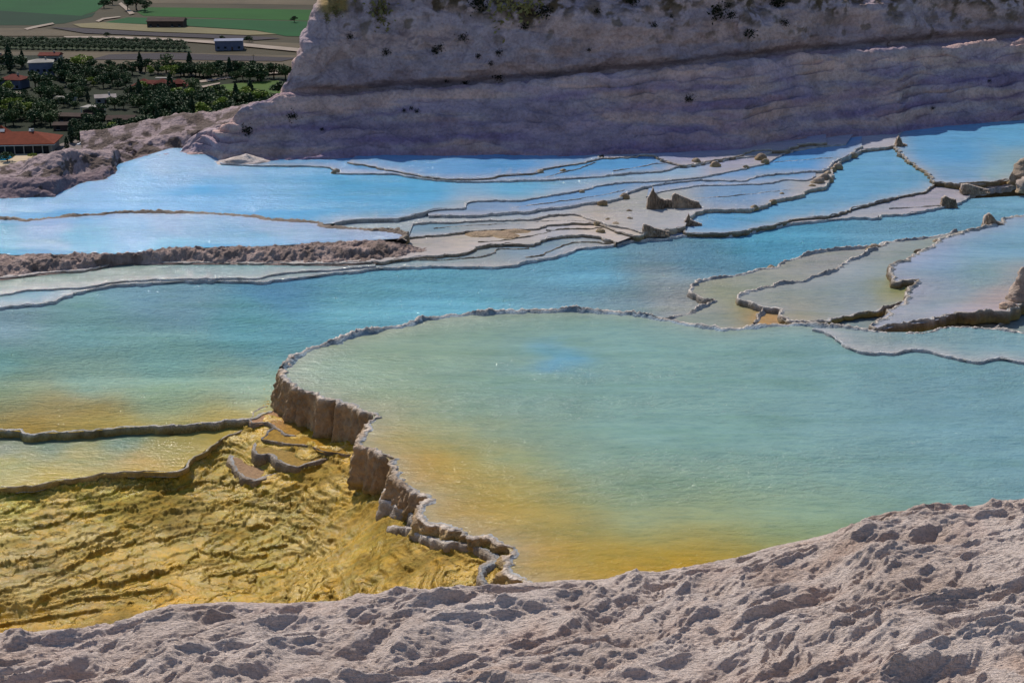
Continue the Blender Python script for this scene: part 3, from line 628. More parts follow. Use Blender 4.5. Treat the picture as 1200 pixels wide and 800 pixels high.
crust = np.clip(lp1*1.0+lp2*.55, 0, 1)*ss(-.6, .5, crumb+.4); crust = crust[..., None]
cc_ = lin((225,200,165)); ca = lin((225,175,70)); kk = ss(-.2, .5, fbm(X*2.2, Y*2.2, 51, 3))[..., None]*.6; cc_ = cc_*(1-kk)+ca*kk
base = base*(1-crust*.75)+cc_*crust*.75
dk = np.clip(fc1*.6+fc2*.35, 0, .7)[..., None]; base = base*(1-dk)+lin((140,104,50))*dk
rz = (rough_zone*.25)[..., None]; base = base*(1-rz)+lin((140,112,80))*rz*(1+.8*crumb[..., None])
wp = (ss(.25, .55, fbm(X*2.6, Y*3.4, 71, 4))*.7*ss(-.2, .4, crumb))[..., None]; base = base*(1-wp)+lin((172,150,128))*wp
wet = np.clip(1-lp1-fc1-lp2*.7-.7*rough_zone, 0, 1)
V = np.stack([X, Y, Z], -1)
tag(mesh_np('cascade_ground', V.reshape(-1, 3), gridfaces(*X.shape), M_CASC, {'Col': np.clip(base*np.array((1.0, 1.0, .50)), .004, .9).reshape(-1, 3)*1.12, 'W': np.repeat(wet.reshape(-1, 1), 3, 1)}),
    'yellow and ochre algae coated cascade of tiny rimmed steps, lower left', 'terraced ground', None, 'structure')
# green shallow pool Q
frQ = [(-60,515),(0,512),(36,510),(80,509),(130,506),(166,506),(178,511),(200,514),(222,511),(246,511),(254,516)]
zq = -.885
CQ = [(0,520,120,130,110),(60,520,105,125,105),(150,517,100,125,105),(100,535,150,142,85),(0,545,150,145,80),(180,545,170,140,70),(60,560,165,145,60),(200,530,150,140,80)]
plateau(-.85, [(-80,578),(0,571),(40,567),(84,560),(120,555),(160,552),(200,552),(214,547),(222,538),(238,528),(250,520),(258,513),(270,508),(284,504)], [(280,496),(250,500),(222,508),(200,510),(176,505),(166,500),(130,500),(80,504),(0,505),(-80,506)], -.885, CQ,
        'murky olive shallow pool at the top left of the cascades', None, lip=.02, w=.045, seed=40, jag=.05, mat=M_WATC, algae=.3, crust=.8, shelf=(175,145,50), shelf_w=.3, face=np.array((.75, .58, .24)))

# raised basins beside the wall
LK = dict(tname='rock_ledge', tcat='rock ledge', pname='top', mat=M_CASC, lip=.02, crust=.45)
plateau(-.715, [(312,475),(302,478),(296,484),(292,490),(294,495),(304,496),(314,495),(323,499),(330,504),(345,510)], [(360,500),(345,478),(330,472)], -.98, [(310,488,205,160,125),(330,490,205,150,90),(345,500,195,145,40)], 'small beige topped rock ledge touching the foot of the tall wall', None, w=.06, jag=.05, seed=50, flute=.04, face=BROWN*1.1, shelf=None, **{**LK, 'mat': M_CASC})
plateau(-.73, [(322,500),(312,508),(306,513),(320,516),(340,519),(364,522),(374,528),(396,531),(416,533),(428,538)], [(440,530),(400,505),(350,495)], -.83, [(350,505,200,150,25),(340,512,190,150,70),(400,520,195,150,60),(370,510,205,150,15)], 'orange yellow wet ledge along the foot of the tall wall', None, w=.045, jag=.05, seed=51, face=BROWN*.9, algae=.7, shelf=None, **LK)
plateau(-1.05, [(302,523),(294,522),(286,524),(276,529),(271,535),(270,541),(276,550),(284,557),(292,561),(299,563),(308,559),(322,553),(338,548),(350,545)], [(345,535),(318,524)], -1.17, [(300,545,195,155,120),(285,540,180,145,110),(320,545,190,155,100)], 'grey horseshoe shaped rock hollow on the yellow cascades', None, w=.11, jag=.05, seed=52, flute=.04, face=BROWN*1.1, shelf=None, **{**LK, 'mat': M_CASC})
plateau(-.82, [(306,513),(300,516),(297,521),(299,528),(306,531),(314,530),(320,532),(323,537),(332,540),(346,546),(362,542),(380,537),(398,534)], [(410,530),(370,520),(340,512)], -1.0, [(330,525,190,155,85),(350,535,190,150,70)], 'ochre ledge with a dark scarp above the horseshoe hollow', None, w=.06, jag=.05, seed=53, flute=.05, face=BROWN*.9, algae=.4, shelf=None, **LK)
rim('travertine_wall', line3v([(453,616,-.50,-.64),(466,617,-.40,-.56),(481,618,-.29,-.46),(505,629,-.17,-.34),(524,633,-.11,-.26),(542,636,-.10,-.25),(558,641,-.10,-.25),(572,647,-.10,-.25),(574,653,-.10,-.25),(563,662,-.10,-.25),(560,674,-.10,-.25),(570,690,-.10,-.25)]), 1, w=.10, jag=.06, seed=53, flute=.04, label='lower second brown wall running beside the end of the tall wall', cat='rock wall', face=np.array((.55, .45, .34)), ds=.03)
rim('travertine_wall', line3v([(458,568,-.30,-.74),(452,576,-.34,-.74),(451,586,-.40,-.74),(462,592,-.38,-.70),(476,596,-.34,-.58),(484,604,-.28,-.46),(482,615,-.27,-.42)]), 1, w=.10, jag=.06, seed=54, flute=.07, label='short buttress of grey brown rock under the tall wall', cat='rock wall', face=np.array((.58, .5, .42)), ds=.03)
RB = dict(w=.08, jag=.06, crust=.55, face=np.array((.55, .42, .20)), algae=.6)

# ================================================================ radial terrain helper
def radial(name, pxa, curves, ncol, segs, disp, mat, colf, label, cat, kind, px0, px1):
    """curves: list of (knots px->py, knots px->Y) or ('z', knots px->z, px->Y); segs: rows between curves."""
    A_ = np.linspace((px0-600)/F, (px1-600)/F, ncol)
    nodes = []
    for cv in curves:
        if cv[0] == 'z':
            px = 600+F*A_; Yv = np.interp(px, *zip(*cv[2])); Zv = np.interp(px, *zip(*cv[1]))
        else:
            px = 600+F*A_
            for _ in range(4):
                py = np.interp(px, *zip(*cv[0])); yc = (400-py)/F; px = 600+F*A_*(cp+yc*sp)
            Yv = np.interp(px, *zip(*cv[1])); b = cp+yc*sp; c = -sp+yc*cp; Zv = CH+c*Yv/b
        nodes.append((Yv, Zv))
    rowsY, rowsZ, ids = [], [], []
    for k in range(len(nodes)-1):
        n = segs[k]
        for t in np.linspace(0, 1, n, endpoint=(k == len(nodes)-2)):
            rowsY.append(nodes[k][0]*(1-t)+nodes[k+1][0]*t); rowsZ.append(nodes[k][1]*(1-t)+nodes[k+1][1]*t); ids.append(k+t)
    Yg, Zg = np.array(rowsY), np.array(rowsZ); ids = np.array(ids)
    def sm(a, it):
        for _ in range(it):
            b = a.copy(); b[1:-1] = (a[:-2]+2*a[1:-1]+a[2:])/4; a = b
        return a
    Yg = sm(Yg, 6); Zg = sm(Zg, 6)
    Xg = Yg*A_[None]
    Vg = np.stack([Xg, Yg, Zg], -1)
    tu = np.gradient(Vg, axis=1); tv = np.gradient(Vg, axis=0)
    nn = np.cross(tu, tv); nn /= np.linalg.norm(nn, axis=-1)[..., None]+1e-9
    dv, extra = disp(Vg, ids)
    Vn = Vg+nn*dv[..., None]
    if extra is not None: Vn = Vn+extra
    c = colf(Vn, ids, dv)
    o = mesh_np(name, Vn.reshape(-1, 3), gridfaces(*Xg.shape), mat, {'Col': c.reshape(-1, 3)})
    tag(o, label, cat, None, kind)
    return o, Vn
# ---------------- main cliff
def Yof(px, py, z): return P(px, py, zm(z))[1]
bpts = [(180,186,-.3),(205,184,-.3),(240,185,-.3),(256,191,-.3),(262,194,-.3),(300,193,-.3),(360,192,-.3),(400,191,-.3),(450,189,-.3),(500,187,-.2),(600,187,-.2),(650,188,-.2),(700,186,-.2),(760,184,-.2),(830,181,-.2),(870,180,-.2),(900,173,-.2),(930,168,-.2),(965,165,-.3),(1000,163,-.45),(1050,160,-.45),(1060,156,-.45),(1100,151,-.45),(1200,142,-.45),(1400,124,-.45)]
K = lambda pts_: [(a, b) for a, b in pts_]
base_py = [(p[0], p[1]) for p in bpts]; base_Y = [(p[0], Yof(*p)) for p in bpts]
Yb = lambda px: float(np.interp(px, *zip(*base_Y)))
xk = [p[0] for p in bpts]
c0 = (base_py, base_Y)
mid1 = [(180,186),(205,183),(240,172),(262,172),(300,165),(400,160),(500,155),(600,152),(700,148),(800,143),(900,133),(1000,122),(1100,110),(1200,102),(1400,85)]
f1 = [(180,187),(205,182),(215,178),(230,167),(250,153),(270,142),(278,129),(300,121),(325,115),(400,119),(500,110),(600,101),(700,93),(800,83),(900,73),(1000,64),(1100,58),(1200,50),(1400,35)]
b1 = [(180,187),(205,182),(215,178),(230,167),(250,153),(270,142),(278,128),(300,119),(325,110),(345,108),(400,109),(500,103),(600,96),(700,87),(800,77),(900,65),(1000,56),(1100,49),(1200,42),(1400,27)]
u1 = [(180,187),(205,182),(215,178),(230,167),(250,153),(270,142),(278,128),(300,118),(325,109),(333,98),(345,75),(360,55),(380,50),(400,52),(500,48),(700,30),(1000,5),(1200,-10),(1400,-25)]
u2 = [(180,187),(205,182),(215,178),(230,167),(250,153),(270,142),(278,128),(300,118),(325,108),(333,95),(342,72),(352,58),(362,38),(371,22),(384,15),(398,8),(406,3),(415,-8),(430,-28),(500,-40),(700,-55),(850,-40),(950,-22),(1400,-30)]
dY = lambda d: [(x, Yb(x)+ (d(x) if callable(d) else d)) for x in np.arange(180, 1401, 10)]
lo = lambda x: np.interp(x, [180, 215, 325, 400, 1400], [.1, .5, 1.9, 2.7, 3.0])
bk_ = lambda x: np.interp(x, [180, 215, 325, 400, 700, 1000, 1400], [.15, .6, 2.2, 3.9, 4.2, 4.6, 4.8])
curves = [c0, (mid1, dY(lambda x: lo(x)*.5)), (f1, dY(lo)), (b1, dY(bk_)),
          (u1, dY(lambda x: bk_(x)+np.interp(x, [180, 325, 400, 1400], [.1, .2, .45, .5]))),
          (u2, dY(lambda x: bk_(x)+np.interp(x, [180, 325, 400, 500, 1400], [.2, .4, 1.0, 1.7, 1.8]))),
          ('z', [(180,-1.6),(325,1.2),(400,7.0),(470,8.4),(800,8.4),(880,7.3),(980,5.7),(1400,5.4)], [(x, Yb(x)+np.interp(x, [180, 325, 420, 600, 1400], [2.2, 4., 6.5, 8.2, 8.4])) for x in np.arange(100, 1401, 10)]),
          ('z', [(100,-45),(325,-40),(600,-10),(800,6),(1400,10)], [(100,80),(1400,95)]), ('z', [(100,-101),(1400,-101)], [(100,170),(1400,190)])]
def disp_cliff(V, ids):
    x, y, z = V[..., 0], V[..., 1], V[..., 2]
    I = ids[:, None]; near = ss(0, .12, I)*(1-ss(5.6, 6.2, I)*.2)
    low = 1-ss(1.7, 2.3, I); up = ss(2.9, 3.4, I)
    wz = z-.035*x+.20*fbm(x*.35, y*.35, z*.5, 3)
    st = (wz/.34); fr = st-np.floor(st)
    ledge = (np.minimum(fr/.75, (1-fr)/.25))               # overhanging shelves
    pres = ss(-.35, .35, fbm(x*.28+3, z*.9, y*.1, 3))
    d = .24*low*ledge*pres
    d = d+.42*up*fbm(x*.38, y*.38, z*.42, 4)+.26*(ridge(x*.45, y*.45, z*.7, 4)-1.2)*up+.10*(ridge(x*1.2, y*1.2, z*1.5, 4)-1.2)*(1-up)
    d = d+.06*fbm(x*1.1, y*1.1, z*2.2, 4)+.022*fbm(x*4, y*4, z*6, 4)
    fl = ss(325, 260, 600+F*x/y)*ss(60, 30, y)
    d = d*near
    I2 = I+.05*fbm(x*.5, y*.1, z*.3, 3); seam = ss(330, 420, 600+F*x/y)
    d = d-seam*.42*np.exp(-((I2-3.05)/.085)**2)+seam*.16*np.exp(-((I2-2.0)/.16)**2)
    far = ss(6.0, 7.0, I); d = d*(1-far)+far*4*fbm(x*.05, y*.05, 0, 4)
    # crest columns left of the bench: keep the outline readable
    return d*(1-.35*fl), None
def col_cliff(V, ids, dv):
    x, y, z = V[..., 0], V[..., 1], V[..., 2]; I = ids[:, None]
    c = np.ones(V.shape)*np.array((.98, .90, .96))
    px, py = topx(x, y, z)
    s = fbm(x*.8, y*.8, z*.8, 5)
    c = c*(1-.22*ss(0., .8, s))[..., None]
    # warm strata; the violet is shade painted into the colour
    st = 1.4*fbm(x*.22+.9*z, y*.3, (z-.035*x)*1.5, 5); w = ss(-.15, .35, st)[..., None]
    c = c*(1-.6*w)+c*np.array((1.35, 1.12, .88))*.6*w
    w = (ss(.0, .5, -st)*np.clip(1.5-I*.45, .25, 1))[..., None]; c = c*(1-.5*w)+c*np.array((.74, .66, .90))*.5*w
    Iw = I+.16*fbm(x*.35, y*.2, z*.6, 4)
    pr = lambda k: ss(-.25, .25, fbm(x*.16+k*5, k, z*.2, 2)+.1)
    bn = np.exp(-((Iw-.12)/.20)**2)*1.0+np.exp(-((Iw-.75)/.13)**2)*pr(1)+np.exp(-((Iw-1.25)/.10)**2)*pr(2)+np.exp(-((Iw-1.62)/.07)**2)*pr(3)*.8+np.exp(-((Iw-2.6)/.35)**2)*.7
    bn = np.clip(bn, 0, 1)[..., None]*.75*ss(230, 330, px)[..., None]; c = c*(1-bn)+c*np.array((.62, .55, .84))*bn  # violet shade painted along the base, ledges and bench
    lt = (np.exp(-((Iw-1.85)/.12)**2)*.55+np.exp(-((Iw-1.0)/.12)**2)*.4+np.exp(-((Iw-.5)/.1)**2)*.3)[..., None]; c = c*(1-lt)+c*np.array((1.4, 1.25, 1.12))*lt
    # brown lichen and dry soil near the top edge
    top = ss(34, -8, py+26*fbm(x*.9, y*.9, z*.9, 4)-14*np.exp(-((px-600)/60)**2)*1.6)*ss(400, 420, px)
    m_ = (top*ss(-.15, .3, fbm(x*2.1, y*2.1, z*2.1, 4)+.10))[..., None]
    c = c*(1-m_)+np.array((.24, .18, .10))*m_
    g = (ss(.35, .6, fbm(x*1.7, z*1.7, 8, 4))*ss(80, 20, py)*.8)[..., None]; c = c*(1-g)+np.array((.36, .30, .20))*g
    e = (ss(22, 10, py)*ss(365, 380, px)*ss(412, 404, px))[..., None]; c = c*(1-e)+np.array((.75, .60, .22))*e
    far = ss(6.1, 6.6, I+0*x)[..., None]; c = c*(1-far)+np.array((.35, .33, .22))*far
    return c
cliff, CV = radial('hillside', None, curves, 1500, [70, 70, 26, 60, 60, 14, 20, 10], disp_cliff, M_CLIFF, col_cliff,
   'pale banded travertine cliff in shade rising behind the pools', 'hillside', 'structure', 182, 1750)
# ---------------- left bank and far ridge
bl = [(-120,237),(0,237),(37,236),(67,236),(77,229),(92,222),(120,217),(136,212),(140,204),(155,197),(160,190),(180,186),(205,184),(240,182)]
def knots(pts, z): return [(p[0], Yof(p[0], p[1], z)) for p in pts]
Yl = knots(bl, -.3); Ylf = lambda x: float(np.interp(x, *zip(*Yl)))
mk = [(-120,215),(0,214),(40,211),(100,206),(140,198),(155,190),(160,187),(180,184),(240,181)]
tk = [(-120,200),(0,197),(20,192),(45,183),(70,177),(100,175),(125,176),(150,176),(180,174),(215,168),(240,162)]
crv = [(bl, Yl), (mk, [(x, Ylf(x)+.8) for x in range(-120, 241, 10)]),
       ([(a, b-0) for a, b in [(-120,211),(0,210),(40,207),(100,202),(140,192),(155,187),(180,181),(240,172)]], [(x, Ylf(x)+1.3) for x in range(-120, 241, 10)]),
       (tk, [(x, Ylf(x)+2.4) for x in range(-120, 241, 10)]), ('z', [(-120,-.6),(240,-.6)], [(-120,50),(240,53)]), ('z', [(-120,-40),(240,-40)], [(-120,75),(240,75)]), ('z', [(-120,-101),(240,-101)], [(-120,130),(240,150)])]
def disp_bank(V, ids):
    x, y, z = V[..., 0], V[..., 1], V[..., 2]; I = ids[:, None]
    near = ss(0, .15, I)
    d = .20*fbm(x*.6, y*.6, z*.8, 4)+.10*(ridge(x*1.2, y*1.2, z*1.6, 4)-1.2)+.04*fbm(x*4, y*4, z*4, 3)
    d = d*near*ss(5, 3.6, I)+ss(4, 5, I)*3*fbm(x*.06, y*.06, 0, 3)
    return d*.7, None
def col_bank(V, ids, dv):
    x, y, z = V[..., 0], V[..., 1], V[..., 2]; I = ids[:, None]
    c = np.ones(V.shape)*np.array((.74, .65, .66))
    w = (ss(2.1, 1.7, I)*ss(0, .3, I)+0*x)[..., None]; c = c*(1-.7*w)+np.array((.34, .27, .34))*.7*w   # wet dark lower apron
    s = (ss(.02, .22, fbm(x*1.5, y*1.5, z*2.2, 5)-.3*np.abs(I-2.5)+.12)*.85)[..., None]
    c = c*(1-s)+np.array((.16, .12, .08))*s
    far = (ss(3.9, 4.6, I)+0*x)[..., None]; c = c*(1-far)+np.array((.35, .33, .22))*far
    return c
radial('hillside', None, crv, 520, [26, 8, 30, 10, 14, 8], disp_bank, M_CLIFF, col_bank, 'low grey rock bank with dark pits behind the far left pool', 'hillside', 'structure', -120, 236)
r2 = [([(90,190),(300,180)], [(90,52),(300,52)]), ([(90,185),(130,172),(160,165),(200,158),(240,150),(300,140)], [(90,53),(300,53)]), ([(90,180),(122,173),(150,165),(180,158),(215,151),(250,144),(275,139),(310,132)], [(90,54),(310,54)]),
      ('z', [(90,.2),(300,1.0)], [(90,56),(300,56)]), ('z', [(90,-101),(300,-101)], [(90,140),(300,150)])]
radial('hillside', None, r2, 300, [20, 22, 10, 16], lambda V, i: disp_bank(V, i*1.0+.4), M_CLIFF, lambda V, i, d: col_bank(V, i*0+2.5, d), 'pale pitted ridge beyond the low rock bank', 'hillside', 'structure', 90, 300)

# ---------------- pale triangular boulder lying at the cliff foot, slabs and boulders
def boulder(name, px, py, z, w, h, d, label, mat=M_RIM, seed=0, tri=0, lean=0, rz=0, cat='boulder', colr=(.9, .8, .75), sides=28, ht=20, sharp=1.0, group=None):
    if not (px > 880 and py > 262) : z = zm(z)
    c = P(px, py, z); V = []
    for j in range(ht+1):
        t = j/ht
        rad = (1-t**1.6)**.5 if not tri else max(.02, (1-t)**sharp)
        for i in range(sides):
            a = 2*math.pi*i/sides
            V.append((w/2*rad*math.cos(a)+lean*t*h, d/2*rad*math.sin(a), h*t-.08))
    V = np.array(V)
    s = 1/max(w, h, d)
    q = V*s*2.2+seed*3.3
    n = np.stack([fbm(q[:, 0], q[:, 1], q[:, 2]+k*9, 4) for k in range(3)], 1)
    V = V+n*np.array((w*.16, d*.18, h*.10))
    fl = .05*np.abs(np.sin(np.arctan2(V[:, 1], V[:, 0])*9)); V[:, :2] *= (1+fl)[:, None]
    ca, sa = math.cos(rz), math.sin(rz)
    V = np.c_[V[:, 0]*ca-V[:, 1]*sa, V[:, 0]*sa+V[:, 1]*ca, V[:, 2]]
    fs = [(j*sides+i, j*sides+(i+1) % sides, (j+1)*sides+(i+1) % sides, (j+1)*sides+i) for j in range(ht) for i in range(sides)]
    cc = np.ones((len(V), 3))*np.array(colr)*(1+.4*fbm(V[:, 0]*4, V[:, 1]*4, V[:, 2]*2, 3))[:, None]
    lowm = np.clip((.10-V[:, 2])/.12, 0, 1)[:, None]*(0 if tri else .5); cc = cc*(1-lowm)+np.array((.7, .5, .15))*lowm
    o = mesh_np(name, V, fs, mat, {'Col': cc}); o.location = c
    return tag(o, label, cat, group)
boulder('boulder', 288, 191, -.15, 2.2, .42, 1.2, 'low pale triangular mound at the foot of the cliff, far left', tri=1, colr=(1.0, .9, .9), seed=1, sharp=.9)
DB = (.60, .46, .34)
def slab(px, py, z, pts, depth, label, seed):
    """upright broken plate of rim: outline pts (dx, h) in metres, extruded with a rough surface"""
    if not (px > 880 and py > 262): z = zm(z)
    c = P(px, py, z); nx, nz = 46, 16; V = []
    xs_ = np.linspace(pts[0][0], pts[-1][0], nx); hs = np.interp(xs_, *zip(*pts))
    for side in (0, 1):
        for j in range(nz+1):
            t = j/nz
            for i, x in enumerate(xs_):
                V.append((x+.03*perlin(t*4, i*.4, seed), (side-.5)*depth*(1-.55*t)-.10*(1-t)*(1 if side == 0 else -1)+.05*perlin(i*.55, t*3+seed, side)+.04*abs(math.sin(i*.9)), -.1+t*(hs[i]+.1)))
    V = np.array(V, float); n1_ = nx*(nz+1)
    f1_ = gridfaces(nz+1, nx); f2_ = gridfaces(nz+1, nx)[:, ::-1]+n1_
    fs = list(map(tuple, f1_))+list(map(tuple, f2_))
    tp = nz*nx
    fs += [(tp+i, tp+i+1, n1_+tp+i+1, n1_+tp+i) for i in range(nx-1)]
    fs += [(j*nx, (j+1)*nx, n1_+(j+1)*nx, n1_+j*nx) for j in range(nz)]+[(j*nx+nx-1, n1_+j*nx+nx-1, n1_+(j+1)*nx+nx-1, (j+1)*nx+nx-1) for j in range(nz)]
    cc = np.ones((len(V), 3))*np.array(DB)*(1+.5*fbm(V[:, 0]*6, V[:, 1]*6, V[:, 2]*2+seed, 3))[:, None]
    tpm = np.clip((V[:, 2]-np.interp(V[:, 0], xs_, hs)+.04)/.04, 0, 1)[:, None]*.7; cc = cc*(1-tpm)+np.array((1.1, 1.0, .95))*tpm
    o = mesh_np('rock_slab', V, fs, M_RIM, {'Col': cc}, smooth=False); o.location = c
    return tag(o, label, 'rock slab')
slab(766, 244, -.33, [(-.22,.02),(-.20,.30),(-.10,.50),(-.03,.68),(.02,.52),(.10,.42),(.18,.32),(.30,.30)], .22, 'left standing slab with a sharp pointed top', 2.2)
slab(783, 243, -.33, [(-.26,.10),(-.15,.24),(.0,.26),(.12,.22)], .18, 'low dark broken lump between the two standing slabs', 4.4)
slab(795, 243, -.33, [(-.22,.05),(-.20,.40),(-.12,.46),(.05,.38),(.25,.30),(.45,.22),(.62,.18),(.72,.04)], .22, 'right standing slab sloping down to a thin tail', 6.1)
slab(757, 272, -.36, [(-.12,.02),(-.08,.25),(.05,.22),(.25,.12),(.45,.07),(.70,.02)], .15, 'small wedge rock below the standing slabs', 8.3)
slab(806, 263, -.45, [(-.15,.02),(-.06,.15),(.02,.36),(.08,.14),(.28,.07),(.42,.02)], .14, 'thin curved spike of rim left of the bright blue pool', 9.9)
slab(1160, 263, -.28, [(-.18,.03),(-.15,.28),(-.05,.34),(.08,.24),(.20,.10),(.42,.02)], .22, 'brown stub standing on the beige ledge at the right', 11.7)
slab(1053, 170, -.30, [(-.12,.03),(-.10,.22),(-.02,.36),(.08,.22),(.15,.08),(.32,.02)], .2, 'brown stub at the head of the segmented wall', 12.5)
slab(1134, 223, -.40, [(-.22,.05),(-.20,.20),(.0,.22),(.2,.15),(.45,.08),(.7,.02)], .25, 'dark low slab at the corner of the top right pool', 13.5)
slab(1109, 240, -.58, [(-.15,.03),(-.15,.22),(-.05,.30),(.10,.22),(.30,.18),(.32,.02)], .25, 'dark block on the beige ledge below the top right pool', 15.5)
boulder('boulder', 1198, 214, -.30, .85, .95, .9, 'rounded brown boulder at the right edge beside the top right pool', seed=3, colr=(.68, .55, .44))
boulder('boulder', 1204, 222, -.40, .8, .55, .7, 'smaller grey lump leaning on the right edge boulder', seed=4, colr=(.7, .6, .55))
boulder('boulder', 1200, 352, -.30, .75, .92, .6, 'striped grey boulder at the right edge above the beige pond', seed=5, colr=(.75, .62, .55))
boulder('boulder', 1182, 360, -.27, .55, .22, .4, 'low pinkish rubble heap at the end of the long brown wall', seed=6, colr=(1.0, .75, .62))
# small rubble blocks on the terraces
rub = [(700,262,-.39,'left end of the pink rubble'),(712,257,-.33,'top of the pink rubble'),(704,270,-.39,'front of the pink rubble'),(722,262,-.33,'middle of the pink rubble'),(738,256,-.33,'right end of the pink rubble'),(738,247,-.33,'flats left of the slabs'),
 (732,230,-.22,'wavy whitish rim'),(706,238,-.22,'left part of the wavy rim'),(682,224,-.15,'edge of the central blue pool'),(884,243,-.33,'tip of the slab terrace'),(906,236,-.33,'slab terrace edge'),(916,227,-.33,'upper slab terrace edge'),
 (952,218,-.33,'lower end of the pink cluster'),(958,214,-.33,'middle of the pink cluster'),(966,210,-.33,'right of the pink cluster'),(970,203,-.33,'brown top of the pink cluster'),(976,198,-.33,'upper brown corner of the cluster'),(982,195,-.33,'far corner of the cluster'),
 (897,189,-.07,'rubbly shallows at the cliff foot'),(892,185,-.05,'dark part of the rubbly shallows'),(874,195,-.1,'left of the rubbly shallows'),(838,193,-.05,'dark rock in the shallows'),(816,190,-.02,'pale rock in the shallows'),(1000,182,-.33,'whitish lump near the cliff pools'),
 (1098,283,-.44,'small block on the grey blue pool rim'),(1077,296,-.44,'tiny block on the grey blue rim'),(1025,291,-.50,'block where two rims meet'),(904,312,-.55,'dark tooth on the long curved rim'),(394,201,-.05,'greenish knob at the cliff pool'),(660,200,-.05,'knob on the crumbly crust line'),(633,201,0,'dark knob on the beige rim'),
 (587,275,-.47,'brown crust patch on the flats'),(605,271,-.47,'right of the brown crust patch'),(560,274,-.47,'left of the brown crust patch')]
for i, (x, y, z, where) in enumerate(rub):
    s_ = random.uniform(.16, .32)
    if x in (958, 966, 892, 838): s_ *= 1.5
    if 'crust patch' in where: s_ = 1.0
    boulder('rock_block', x, y, z, s_*1.4, s_*.75 if s_ < .5 else .14, s_, ['dark brown', 'grey brown', 'ochre brown'][i % 3]+' rubble block, '+where, seed=20+i, rz=random.uniform(-.6, .6), cat='rock', colr=(.50,.36,.28) if 'crust patch' in where else random.choice([(.55,.42,.33), (.7,.58,.5), (.62,.5,.38)]), sides=12, ht=6, group='loose blocks on the far terraces')

# ================================================================ FOREGROUND SLOPE
crest = [(-100,748),(0,745),(60,738),(100,736),(130,733),(170,716),(200,710),(270,705),(350,706),(430,701),(500,692),(560,688),(640,682),(700,678),(790,669),(850,658),(900,642),(960,629),(1010,615),(1060,602),(1100,597),(1140,593),(1170,588),(1200,585),(1300,572)]
Yc = [(-100,12.6),(200,13.2),(500,13.6),(800,14.0),(1100,14.6),(1300,15.0)]
A_ = np.linspace(-.50, .72, 1830)
px = 600+F*A_
for _ in range(5):
    py = np.interp(px, *zip(*crest)); yc = (400-py)/F; px = 600+F*A_*(cp+yc*sp)
Ycv = np.interp(px, *zip(*Yc)); sl = -(-sp+yc*cp)/(cp+yc*sp); zc = CH-sl*Ycv
rowsY, rowsZ = [], []
front = np.linspace(0, 1, 470)[::-1]
for u in front:                      # u = 1 nearest the camera
    d = 5.2*u; rowsY.append(Ycv-d); rowsZ.append(zc+sl*np.minimum(d, 9)*0+ (sl*.95)*(1-np.exp(-d/.75))*.75 + .09*d)
for u in np.linspace(0, 1, 60)[1:]:
    d = 7.2*u; rowsY.append(Ycv+d); rowsZ.append(zc-sl*1.0*d-.22*d*u-.05*u)
Yg, Zg = np.array(rowsY), np.array(rowsZ); Xg = Yg*A_[None]
# structure: flowing ridges, scalloped cups, micro terraces
rx = Xg*math.cos(.42)+Yg*math.sin(.42); ry = -Xg*math.sin(.42)+Yg*math.cos(.42)
wx = rx+.35*fbm(rx*.6, ry*.6, 1, 3); wy = ry+.30*fbm(rx*.6, ry*.8, 5, 3)
big = fbm(wx*.42, wy*.95, .5, 3)
rg = ridge(wx*.62, wy*1.75, 3.3, 2)-1.0
dd = 1e9*np.ones_like(Xg)
cu = np.random.RandomState(5); NC = 900
ccx = cu.uniform(-6.5, 9, NC); ccy = cu.uniform(8.0, 15.5, NC); cr = .07+.30*cu.uniform(0, 1, NC)**2.2*(1.25-.03*(ccy-8)); cdp = cu.uniform(.35, 1.0, NC)
pit = np.zeros_like(Xg)
nzx = .10*fbm(Xg*2.5, Yg*2.5, 2, 3); nzy = .10*fbm(Xg*2.5, Yg*2.5, 8, 3)
dens = fbm(ccx*.5, ccy*.5, 3.1, 2); Acol = A_; Ymin = Yg.min(1); Ymax = Yg.max(1)
for i in range(NC):
    if ccx[i] < 0 and cu.rand() < .45 and dens[i] < .1: continue
    rr_ = cr[i]*3.2+.2; am = Acol[(np.abs(Acol*ccy[i]-ccx[i]) < rr_*1.6)]
    j0, j1 = np.searchsorted(A_, [(ccx[i]-rr_)/ccy[i]-.02, (ccx[i]+rr_)/ccy[i]+.02]); k0, k1 = np.searchsorted(Ymin, ccy[i]-rr_), np.searchsorted(Ymax, ccy[i]+rr_)
    k0, k1 = max(0, np.searchsorted(Ymax, ccy[i]-rr_)-1), min(len(Ymin), np.searchsorted(Ymin, ccy[i]+rr_)+1)
    if j1-j0 < 3 or k1-k0 < 3: continue
    w_s = (slice(k0, k1), slice(j0, j1)); xx_, yy_ = Xg[w_s]+nzx[w_s]-ccx[i], Yg[w_s]+nzy[w_s]-ccy[i]
    u1_ = xx_*.91+yy_*.42; u2_ = -xx_*.42+yy_*.91
    q = (u1_/cr[i]*.62)**2+(u2_/cr[i]*1.35)**2
    # a cup: steep far wall, gentle near lip
    sh = np.exp(-q**1.05); tilt = .6+.5*np.clip((yy_-nzy[w_s])/cr[i], -1, 1)
    pit[w_s] -= cdp[i]*cr[i]*.25*sh*tilt
inner_ = np.zeros_like(Xg); inner_[:470] = 1; inner_ = ss(0, .5, np.array([5.2*u for u in front]+[0]*59))[:, None]*inner_+.12
dz = (.13*big+.14*rg+.78*pit+.062*(ridge(wx*1.7, wy*4.2, 6.3, 3)-1.1))*inner_
zz_ = Zg+dz
mt = (zz_+.05*fbm(Xg*1.5, Yg*1.5, 4, 3))/.085; frc = mt-np.floor(mt)
dz += .022*(ss(0, .8, frc)-.5-frc+.5)*inner_*1.6
